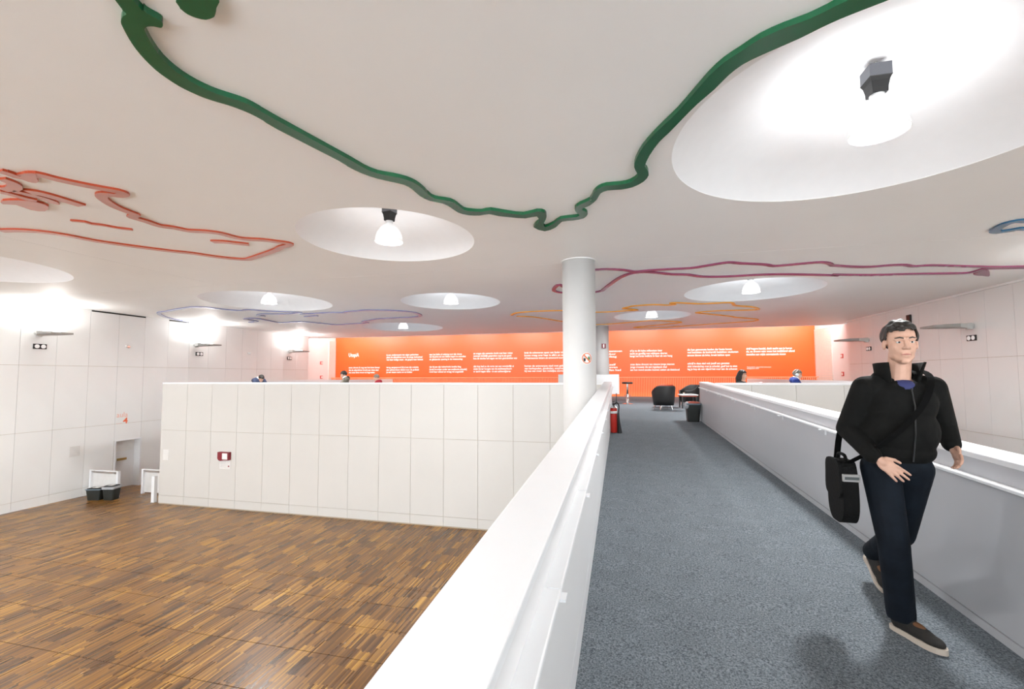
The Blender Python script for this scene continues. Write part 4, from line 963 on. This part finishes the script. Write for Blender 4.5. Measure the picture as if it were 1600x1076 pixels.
class Head:
    """head frame: faces -y, z up, turned by yaw / bowed by pitch, origin mid-skull at eye height"""
    def __init__(s, c, yaw=0.0, pitch=0.0, roll=0.0, k=1.0):
        s.c = Vector(c); s.R = Euler((pitch, roll, yaw), 'XYZ').to_matrix(); s.k = k
    def p(s, x, y, z): return s.c + s.R @ (Vector((x, y, z)) * s.k)
    def ell(s, bm, c, r, sub=3): ellM(bm, s.p(*c), [s.R @ Vector(a) for a in ((1, 0, 0), (0, 1, 0), (0, 0, 1))], [q * s.k for q in r], sub)
    def cap(s, bm, a, b, ra, rb): cone_cap(bm, s.p(*a), s.p(*b), ra * s.k, rb * s.k)
    def flesh(s, bm):
        s.ell(bm, (0, .018, .035), (.074, .096, .088)); s.ell(bm, (0, -.020, -.030), (.064, .072, .085))
        s.ell(bm, (0, -.040, -.085), (.046, .046, .042)); s.ell(bm, (0, -.066, -.112), (.024, .020, .018))
        for sg in (-1, 1):
            s.ell(bm, (.037 * sg, -.052, -.028), (.022, .024, .028), 2); s.cap(bm, (.012 * sg, -.086, .022), (.046 * sg, -.070, .022), .012, .010)
            s.ell(bm, (.036 * sg, -.018, -.078), (.022, .045, .030), 2)
            s.ell(bm, (.077 * sg, .012, -.012), (.010, .020, .032), 2)
        for sg in (-1, 1): s.ell(bm, (.030 * sg, -.0735, .0078), (.0150, .0120, .0062), 2)
        s.cap(bm, (0, -.088, .012), (0, -.108, -.030), .009, .013)
        for sg in (-1, 1): s.ell(bm, (.011 * sg, -.098, -.034), (.010, .012, .009), 2)
        s.cap(bm, (-.016, -.084, -.066), (.016, -.084, -.066), .009, .009); s.cap(bm, (-.014, -.083, -.078), (.014, -.083, -.078), .009, .009)
    def face(s, parent, brow):
        for sg in (-1, 1):
            bm = bmesh.new(); s.ell(bm, (.030 * sg, -.0745, .001), (.0125, .0105, .0075), 2); e = finish('eye', bm, M['eye'], parent, smooth=True)
            bm = bmesh.new(); s.ell(bm, (.030 * sg, -.0820, .001), (.0055, .0045, .0058), 2); finish('iris', bm, M['iris'], e, smooth=True)
            bm = bmesh.new(); chain(bm, [s.p(.014 * sg, -.0955, .024), s.p(.030 * sg, -.0925, .029), s.p(.048 * sg, -.0775, .024)], [.0032, .004, .0025]); finish('eyebrow', bm, brow, parent, smooth=True)
        bm = bmesh.new(); chain(bm, [s.p(-.020, -.0880, -.0715), s.p(0, -.0925, -.0705), s.p(.020, -.0880, -.0715)], [.0032, .0052, .0032]); finish('lips', bm, M['lip'], parent, smooth=True)
    def hair(s, parent, m, front=.062, side=-.005, back=-.075, vol=1.0, long=False):
        """short hair: scalp shell cut along a ragged hairline, tufted on top"""
        bm = bmesh.new(); s.ell(bm, (0, .020, .040), (.0785 * vol, .101 * vol, .091 * vol), 5)
        Ri = s.R.transposed(); dead = []; rnd = random.Random(3)
        for v in bm.verts:
            q = (Ri @ (v.co - s.c)) / s.k
            w = math.sin(q.x * 140) * .004 + math.sin(q.x * 61 + q.y * 90) * .005
            t = min(1, max(0, (q.y + .085) / .185))
            if t < .30: line = front
            elif t < .42: line = front + (side - .02 - front) * (t - .30) / .12     # temples and sideburns
            elif t < .58: line = side + .012
            else: line = side + .012 + (back - side) * ((t - .58) / .42)
            if q.z < line + w: dead.append(v)
            else: v.co += (v.co - s.p(0, .02, .03)).normalized() * (.003 * math.sin(q.x * 170 + q.y * 40) + .004 * math.sin(q.y * 120 + q.z * 50) + .006 * max(0, q.z - .07) * 10) * s.k
        bmesh.ops.delete(bm, geom=dead, context='VERTS')
        bmesh.ops.solidify(bm, geom=bm.faces[:], thickness=-0.006)
        if long:
            chain(bm, [s.p(0, .07, .02), s.p(0, .095, -.10), s.p(0, .10, -.22)], [.07, .075, .05])
            for sg in (-1, 1): chain(bm, [s.p(.066 * sg, .02, .03), s.p(.078 * sg, .03, -.10), s.p(.070 * sg, .04, -.20)], [.03, .035, .022])
        return finish('hair', bm, m, parent, smooth=True)

def hand(bm, wrist, d, n, thumb_hint, curl=0.35, k=1.0):
    """palm, four unequal bent fingers and a thumb leaving the side of the palm"""
    w = Vector(wrist); d = Vector(d).normalized(); n = Vector(n); n = (n - d * n.dot(d)).normalized(); s = d.cross(n)
    if s.dot(Vector(thumb_hint)) < 0: s = -s
    ellM(bm, w + d * .048 * k, (s, d, n), (.041 * k, .055 * k, .016 * k)); cone_cap(bm, w - d * .03, w + d * .03 * k, .026 * k, .026 * k)
    for i, L in enumerate((.072, .080, .074, .058)):
        off = .0315 - .021 * i
        p = w + d * (.088 - .004 * abs(i - 1)) * k + s * off * k; dirv = (d + s * (off * 3.6)).normalized(); pts = [w + d * .05 * k + s * off * .8 * k, p]; a = 0
        for f in (.45, .32, .23):
            a += curl * (0.8 + .12 * i); p = p + (dirv * math.cos(a) + n * math.sin(a)) * L * f * 1.05 * k; pts.append(p)
        chain(bm, pts, [.010 * k, .0095 * k, .0088 * k, .0082 * k, .0068 * k])
    b = w + d * .022 * k + s * .030 * k; t1 = b + (d * .75 + s * .62 + n * .25).normalized() * .042 * k; t2 = t1 + (d * .92 + s * .25 + n * .30).normalized() * .032 * k
    chain(bm, [b, t1, t2], [.014 * k, .0105 * k, .008 * k])

def shoe(parent, heel, toe_dir, up, s=1.0):
    d = Vector(toe_dir).normalized(); u = Vector(up); u = (u - d * u.dot(d)).normalized(); l = u.cross(d); h = Vector(heel)
    def T(x, y, z): return h + d * x * s + l * y * s + u * z * s
    out = []
    for x, y in ((0.0, .0), (.005, .026), (.04, .036), (.10, .035), (.16, .043), (.21, .046), (.255, .036), (.280, .014), (.284, 0)): out.append((x, y))
    out = out + [(x, -y) for x, y in out[::-1] if abs(y) > 1e-6]
    bm = bmesh.new(); prism(bm, catmull(out, 3, True), 0, .030)
    for q in bm.verts: q.co = T(q.co.x, q.co.y, q.co.z)
    sh = finish('shoe_sole', bm, M['sole'], parent)
    bm = bmesh.new(); ax = (d, l, u)
    for c, r in (((.215, 0, .040), (.062, .041, .030)), ((.15, 0, .050), (.085, .041, .040)), ((.09, 0, .062), (.075, .038, .050)), ((.045, 0, .065), (.044, .036, .055))):
        ellM(bm, T(*c), ax, [q * s for q in r])
    cone_cap(bm, T(.055, 0, .07), T(.055, 0, .115), .040 * s, .041 * s)
    fuse('shoe', bm, M['shoe'], parent, .007, 2)
    bm = bmesh.new(); ellM(bm, T(.135, 0, .085), ax, (.050 * s, .022 * s, .016 * s)); finish('shoe_tongue', bm, M['shoe_tan'], parent, smooth=True)

# --- the walking man
MX, MY = 1.62, 3.15
man = thing('person', 'man in black jacket and dark trousers walking down the carpeted bridge', 'person', (MX, MY, ramp(MY)), 0)
hd = Head((0.0, -0.045, 1.672), yaw=-0.20, pitch=0.03, k=0.98)
RS, RE, RW = (-.172, 0, 1.405), (-.250, .055, 1.150), (-.218, -.150, 1.020)
LS, LE, LW = (.176, .01, 1.405), (.290, .125, 1.180), (.262, .020, 1.075)
RH, RK, RA = (-.115, 0, .93), (-.120, -.115, .52), (-.062, -.040, .10)
LH, LK, LA = (.055, 0, .93), (.050, .150, .50), (.085, .555, .235)
bm = bmesh.new()
hd.flesh(bm)
cone_cap(bm, hd.p(0, .015, -.06), (0, .0, 1.44), .054, .060); ell(bm, (0, .01, 1.40), (.13, .07, .07))
ell(bm, (0, 0, 1.25), (.15, .095, .22)); ell(bm, (-.02, 0, 1.0), (.145, .10, .14))
for a, b, c in ((RS, RE, RW), (LS, LE, LW)): chain(bm, [a, b, c], [.045, .037, .027])
chain(bm, [RH, RK, RA], [.075, .05, .036]); chain(bm, [LH, LK, LA], [.075, .05, .036])
cone_cap(bm, RA, (-.045, -.06, .045), .034, .03); cone_cap(bm, LA, (.088, .52, .14), .034, .03)
hand(bm, (-.200, -.172, 1.003), (.62, -.42, -.62), (.25, .75, -.30), (.6, -.2, .8), curl=.13, k=.92)
hand(bm, (.262, .005, 1.058), (-.10, -.62, -.72), (-.95, .1, .1), (-.3, -.7, .5), curl=.30, k=.92)
fuse('body', bm, M['skin'], man, .0040, 4)
hd.face(man, M['hair_dark'])
hd.hair(man, M['hair_dark'], front=.070, side=.0, back=-.07)
bm = bmesh.new()
ell(bm, (0, 0, 1.31), (.190, .128, .165)); ell(bm, (-.015, -.015, 1.15), (.198, .138, .18)); ell(bm, (-.025, 0, 1.03), (.192, .135, .10)); cone_cap(bm, (-.145, .005, 1.415), (.150, .01, 1.415), .064, .064)
cone_cap(bm, (-.07, .02, 1.45), (.07, .02, 1.45), .062, .062)
chain(bm, [RS, RE, RW], [.070, .062, .046]); chain(bm, [LS, LE, LW], [.070, .062, .046])
def jcut(c):
    if c.z < .968 and abs(c.x + .02) < .19 and c.y > -.16: return True
    return c.y < -.02 and c.z > 1.40 and abs(c.x) < .012 + (c.z - 1.40) * .55
jk = fuse('jacket', bm, M['jacket'], man, .0085, 4, jcut)
bm = bmesh.new(); rows = []
for i in range(25):
    a = math.radians(38 + 284 * i / 24); fr = abs(math.cos(a / 2)); q = abs(i - 12) / 12
    lo, hi = .076 + .012 * q, .088 + .052 * q ** 2
    zt = 1.545 + .012 * q; zb = 1.445 - .012 * q
    rows.append([bm.verts.new((r * math.sin(a), .012 - r * math.cos(a) * .92, z)) for r, z in ((lo, zb), ((lo + hi) / 2, (zb + zt) / 2), (hi, zt), (hi + .012, zt - .002), ((lo + hi) / 2 + .016, (zb + zt) / 2), (lo + .022, zb))])
for r, s_ in zip(rows, rows[1:]):
    for k in range(6): bm.faces.new((r[k], r[(k + 1) % 6], s_[(k + 1) % 6], s_[k]))
bm.faces.new(rows[0]); bm.faces.new(rows[-1][::-1]); finish('collar', bm, M['jacket'], man, smooth=True)
bm = bmesh.new(); tube(bm, [(0.004, -.118, 1.405), (0.0, -.150, 1.30), (-.008, -.158, 1.15), (-.018, -.142, .99)], .004, 6); finish('zip', bm, M['black'], man)
bm = bmesh.new(); ell(bm, (0, -.035, 1.405), (.075, .068, .052)); finish('shirt', bm, M['shirt_blue'], man, smooth=True)
bm = bmesh.new()
ell(bm, (-.03, .0, .955), (.165, .115, .10)); chain(bm, [RH, RK, (-.064, -.042, .10)], [.098, .076, .070]); chain(bm, [LH, LK, (.085, .54, .25)], [.098, .074, .066])
fuse('trousers', bm, M['jeans'], man, .009, 3, lambda c: (c.z < .075 and c.y < .2) )
shoe(man, (-.085, .012, -.006), (.115, -.245, .004), (0, 0, 1)); shoe(man, (.082, .635, .185), (.012, -.215, -.165), (0, -.5, .8))

# --- his shoulder bag
bag = thing('messenger_bag', 'black messenger bag hanging at the walking man\'s right hip', 'bag', (MX - .292, MY + .05, ramp(MY) + .585), -0.02)
bm = bmesh.new()
prism(bm, catmull([(-.075, .365), (-.105, .25), (-.105, .09), (-.065, .012), (0, 0), (.065, .012), (.105, .09), (.105, .25), (.075, .365), (0, .375)], 4, True), -.042, .042)
for q in bm.verts: q.co = Vector((q.co.z, q.co.x, q.co.y))
finish('pouch', bm, M['bagcloth'], bag, bevel=.015)
bm = bmesh.new()
prism(bm, catmull([(-.075, .375), (-.10, .28), (-.095, .17), (0, .15), (.095, .17), (.10, .28), (.075, .375)], 4, True), -.055, -.043)
for q in bm.verts: q.co = Vector((q.co.z, q.co.x, q.co.y))
finish('flap', bm, M['bagcloth'], bag, bevel=.004)
obox('buckle', -.045, .045, -.124, -.104, .262, .306, M['buckle'], bag, bevel=.004)
obox('buckle_slot', -.036, .036, -.128, -.123, .276, .292, M['steel_dark'], bag)
bm = bmesh.new()
pts = catmull([(0, .07, .36), (.06, .14, .55), (.16, .15, .72), (.28, .13, .87), (.40, .03, .925), (.42, -.11, .88), (.34, -.20, .74), (.22, -.226, .60), (.10, -.205, .48), (.0, -.07, .36)], 5)
rows = []
for i, p in enumerate(pts):
    rows.append([bm.verts.new(Vector(p) + Vector(o)) for o in ((-.018, 0, 0), (.018, 0, .0), (.018, .0, .005), (-.018, 0, .005))])
for r, s_ in zip(rows, rows[1:]):
    for k in range(4): bm.faces.new((r[k], r[(k + 1) % 4], s_[(k + 1) % 4], s_[k]))
finish('strap', bm, M['strap'], bag)
bm = bmesh.new(); tube(bm, catmull([(0, -.06, .365), (0, -.04, .405), (0, .04, .405), (0, .06, .365)], 4), .010, 8); finish('handle', bm, M['bagcloth'], bag)

# --- readers seated behind the gallery walls
def make_chair(loc, rz, label):
    t = thing('desk_chair', label, 'chair', loc, rz, 'desk chairs behind the gallery walls')
    obox('seat', -.21, .21, -.20, .22, .43, .46, M['desk'], t, bevel=.01); obox('backrest', -.20, .20, .20, .225, .62, .84, M['desk'], t, bevel=.008)
    for x in (-.18, .18):
        for y in (-.17, .19): obox('leg', x - .012, x + .012, y - .012, y + .012, 0, .43 if y < 0 else .64, M['steel_dark'], t)
    return t
def make_desk(loc, rz, label):
    t = thing('study_desk', label, 'desk', loc, rz, 'study desks behind the gallery walls')
    obox('tabletop', -.55, .55, -.32, .32, .71, .74, M['desk'], t, bevel=.004)
    for x in (-.5, .5):
        for y in (-.27, .27): obox('leg', x - .02, x + .02, y - .02, y + .02, 0, .71, M['steel_dark'], t)
    return t
def seated(loc, rz, top_m, hair_m, label, headz, bow, fwd, extras, hair_kw, dn=.15):
    t = thing('person', label, 'person', loc, rz)
    h = Head((0, -fwd, headz), pitch=bow, k=.95)
    nz = headz - dn
    bm = bmesh.new(); h.flesh(bm); cone_cap(bm, h.p(0, .015, -.06), (0, -.02 - fwd * .5, nz + .03), .052, .058)
    ell(bm, (0, .0, .80), (.13, .09, .26)); ell(bm, (0, 0, .55), (.15, .11, .10))
    for s in (-1, 1):
        chain(bm, [(.18 * s, -.02 - fwd * .4, nz - .06), (.24 * s, -.16 - fwd * .4, .84), (.12 * s, -.36 - fwd * .3, .79)], [.04, .035, .026])
        hand(bm, (.12 * s, -.36 - fwd * .3, .785), (-.5 * s, -.8, -.05), (0, 0, -1), (-s, -.3, 0), curl=.25)
        chain(bm, [(.09 * s, 0, .55), (.12 * s, -.42, .52), (.12 * s, -.38, .08)], [.07, .052, .035]); cone_cap(bm, (.12 * s, -.38, .05), (.12 * s, -.52, .035), .035, .032)
    fuse('body', bm, M['skin'], t, .009, 2)
    h.face(t, hair_m); h.hair(t, hair_m, **hair_kw)
    bm = bmesh.new(); ell(bm, (0, -.02 - fwd * .3, nz - .22), (.20, .13, .26)); ell(bm, (0, .0, .62), (.18, .13, .13))
    cone_cap(bm, (-.165, -.01 - fwd * .4, nz - .06), (.165, -.01 - fwd * .4, nz - .06), .085, .085); ell(bm, (0, .03 - fwd * .4, nz - .04), (.17, .10, .09))
    for s in (-1, 1): chain(bm, [(.18 * s, -.02 - fwd * .4, nz - .06), (.24 * s, -.16 - fwd * .4, .84), (.13 * s, -.345 - fwd * .3, .79)], [.072, .058, .040])
    fuse('top', bm, top_m, t, .012, 3)
    bm = bmesh.new(); ell(bm, (0, .0, .55), (.17, .13, .10))
    for s in (-1, 1): chain(bm, [(.09 * s, 0, .55), (.12 * s, -.42, .52), (.12 * s, -.38, .09)], [.088, .068, .055])
    fuse('trousers', bm, M['jeans'], t, .013, 2)
    for s in (-1, 1):
        bm = bmesh.new(); cone_cap(bm, (.12 * s, -.36, .045), (.12 * s, -.54, .04), .045, .042); finish('shoe', bm, M['shoe'], t, smooth=True)
    if 'collar' in extras:
        bm = bmesh.new(); lathe(bm, [(.078, -.03), (.072, .02), (.062, .045), (.056, .04), (.06, 0)], 24, (0, -.02 - fwd * .45, nz + .02)); finish('collar', bm, extras['collar'], t, smooth=True)
    if 'hood' in extras:
        bm = bmesh.new(); ell(bm, (0, .085 - fwd * .5, nz - .005), (.12, .06, .075)); finish('hood', bm, extras['hood'], t, smooth=True)
    if 'phones' in extras:
        bm = bmesh.new(); tube(bm, [h.p(.092 * math.cos(a), .012, .025 + .105 * math.sin(a)) for a in [PI * i / 14 for i in range(15)]], .010, 8); hp = finish('headphones', bm, M['steel_dark'], t, smooth=True)
        for s in (-1, 1):
            bm = bmesh.new(); ellM(bm, h.p(.092 * s, .012, -.005), [h.R @ Vector(a) for a in ((1, 0, 0), (0, 1, 0), (0, 0, 1))], (.022, .040, .044)); finish('ear_cup', bm, M['headphone'], hp, smooth=True)
    c_, s_ = math.cos(rz), math.sin(rz)
    return t, (loc[0] + s_ * .44, loc[1] - c_ * .44, 0), rz
seats = []
def add_seat(loc, rz, *a, desk, chair, dn=.10):
    t, dl, r = seated(loc, rz, *a, dn=dn)
    make_desk((loc[0] + math.sin(rz) * .68, loc[1] - math.cos(rz) * .68, 0), rz, desk); make_chair((loc[0] - math.sin(rz) * .06, loc[1] + math.cos(rz) * .06, 0), rz, chair)
add_seat((-12.02, 12.70, 0), 1.45, M['navy'], M['hair_dark'], 'bowed reader in dark navy top, leftmost head over the gallery wall', 1.13, 0.80, 0.20, {'collar': M['paper']}, dict(front=.06, side=.0, back=-.07), desk='white study desk under the leftmost reader', chair='white chair of the leftmost reader', dn=.0)
add_seat((-8.72, 12.95, 0), -0.95, M['khaki'], M['hair_dark'], 'dark-haired reader in grey-brown jacket looking down, over the gallery wall', 1.245, 0.35, 0.10, {'hood': M['hair_dark'], 'collar': M['paper']}, dict(front=.055, side=.0, back=-.07, vol=1.04), desk='white study desk before the dark-haired reader', chair='white chair of the dark-haired reader')
add_seat((-8.33, 14.35, 0), -1.2, M['wool_red'], M['hair_grey'], 'grey-haired reader in a red jumper, third head over the gallery wall', 1.14, 0.45, 0.12, {}, dict(front=.065, side=.0, back=-.06), desk='white study desk before the red jumper reader', chair='white chair of the red jumper reader')
add_seat((3.10, 12.90, 0), 1.1, M['coat_black'], M['hair_dark'], 'woman with long black hair behind the right gallery wall', 1.205, 0.15, 0.05, {}, dict(front=.06, side=-.03, back=-.08, vol=1.05, long=True), desk='white study desk before the black-haired woman', chair='white chair of the black-haired woman', dn=.19)
add_seat((4.32, 12.85, 0), 1.3, M['wool_blue'], M['hair_grey'], 'reader in blue jumper and white headphones behind the right gallery wall', 1.205, 0.25, 0.10, {'collar': M['paper'], 'phones': 1}, dict(front=.055, side=.0, back=-.07, vol=1.03), desk='white study desk before the headphones reader', chair='white chair of the headphones reader')
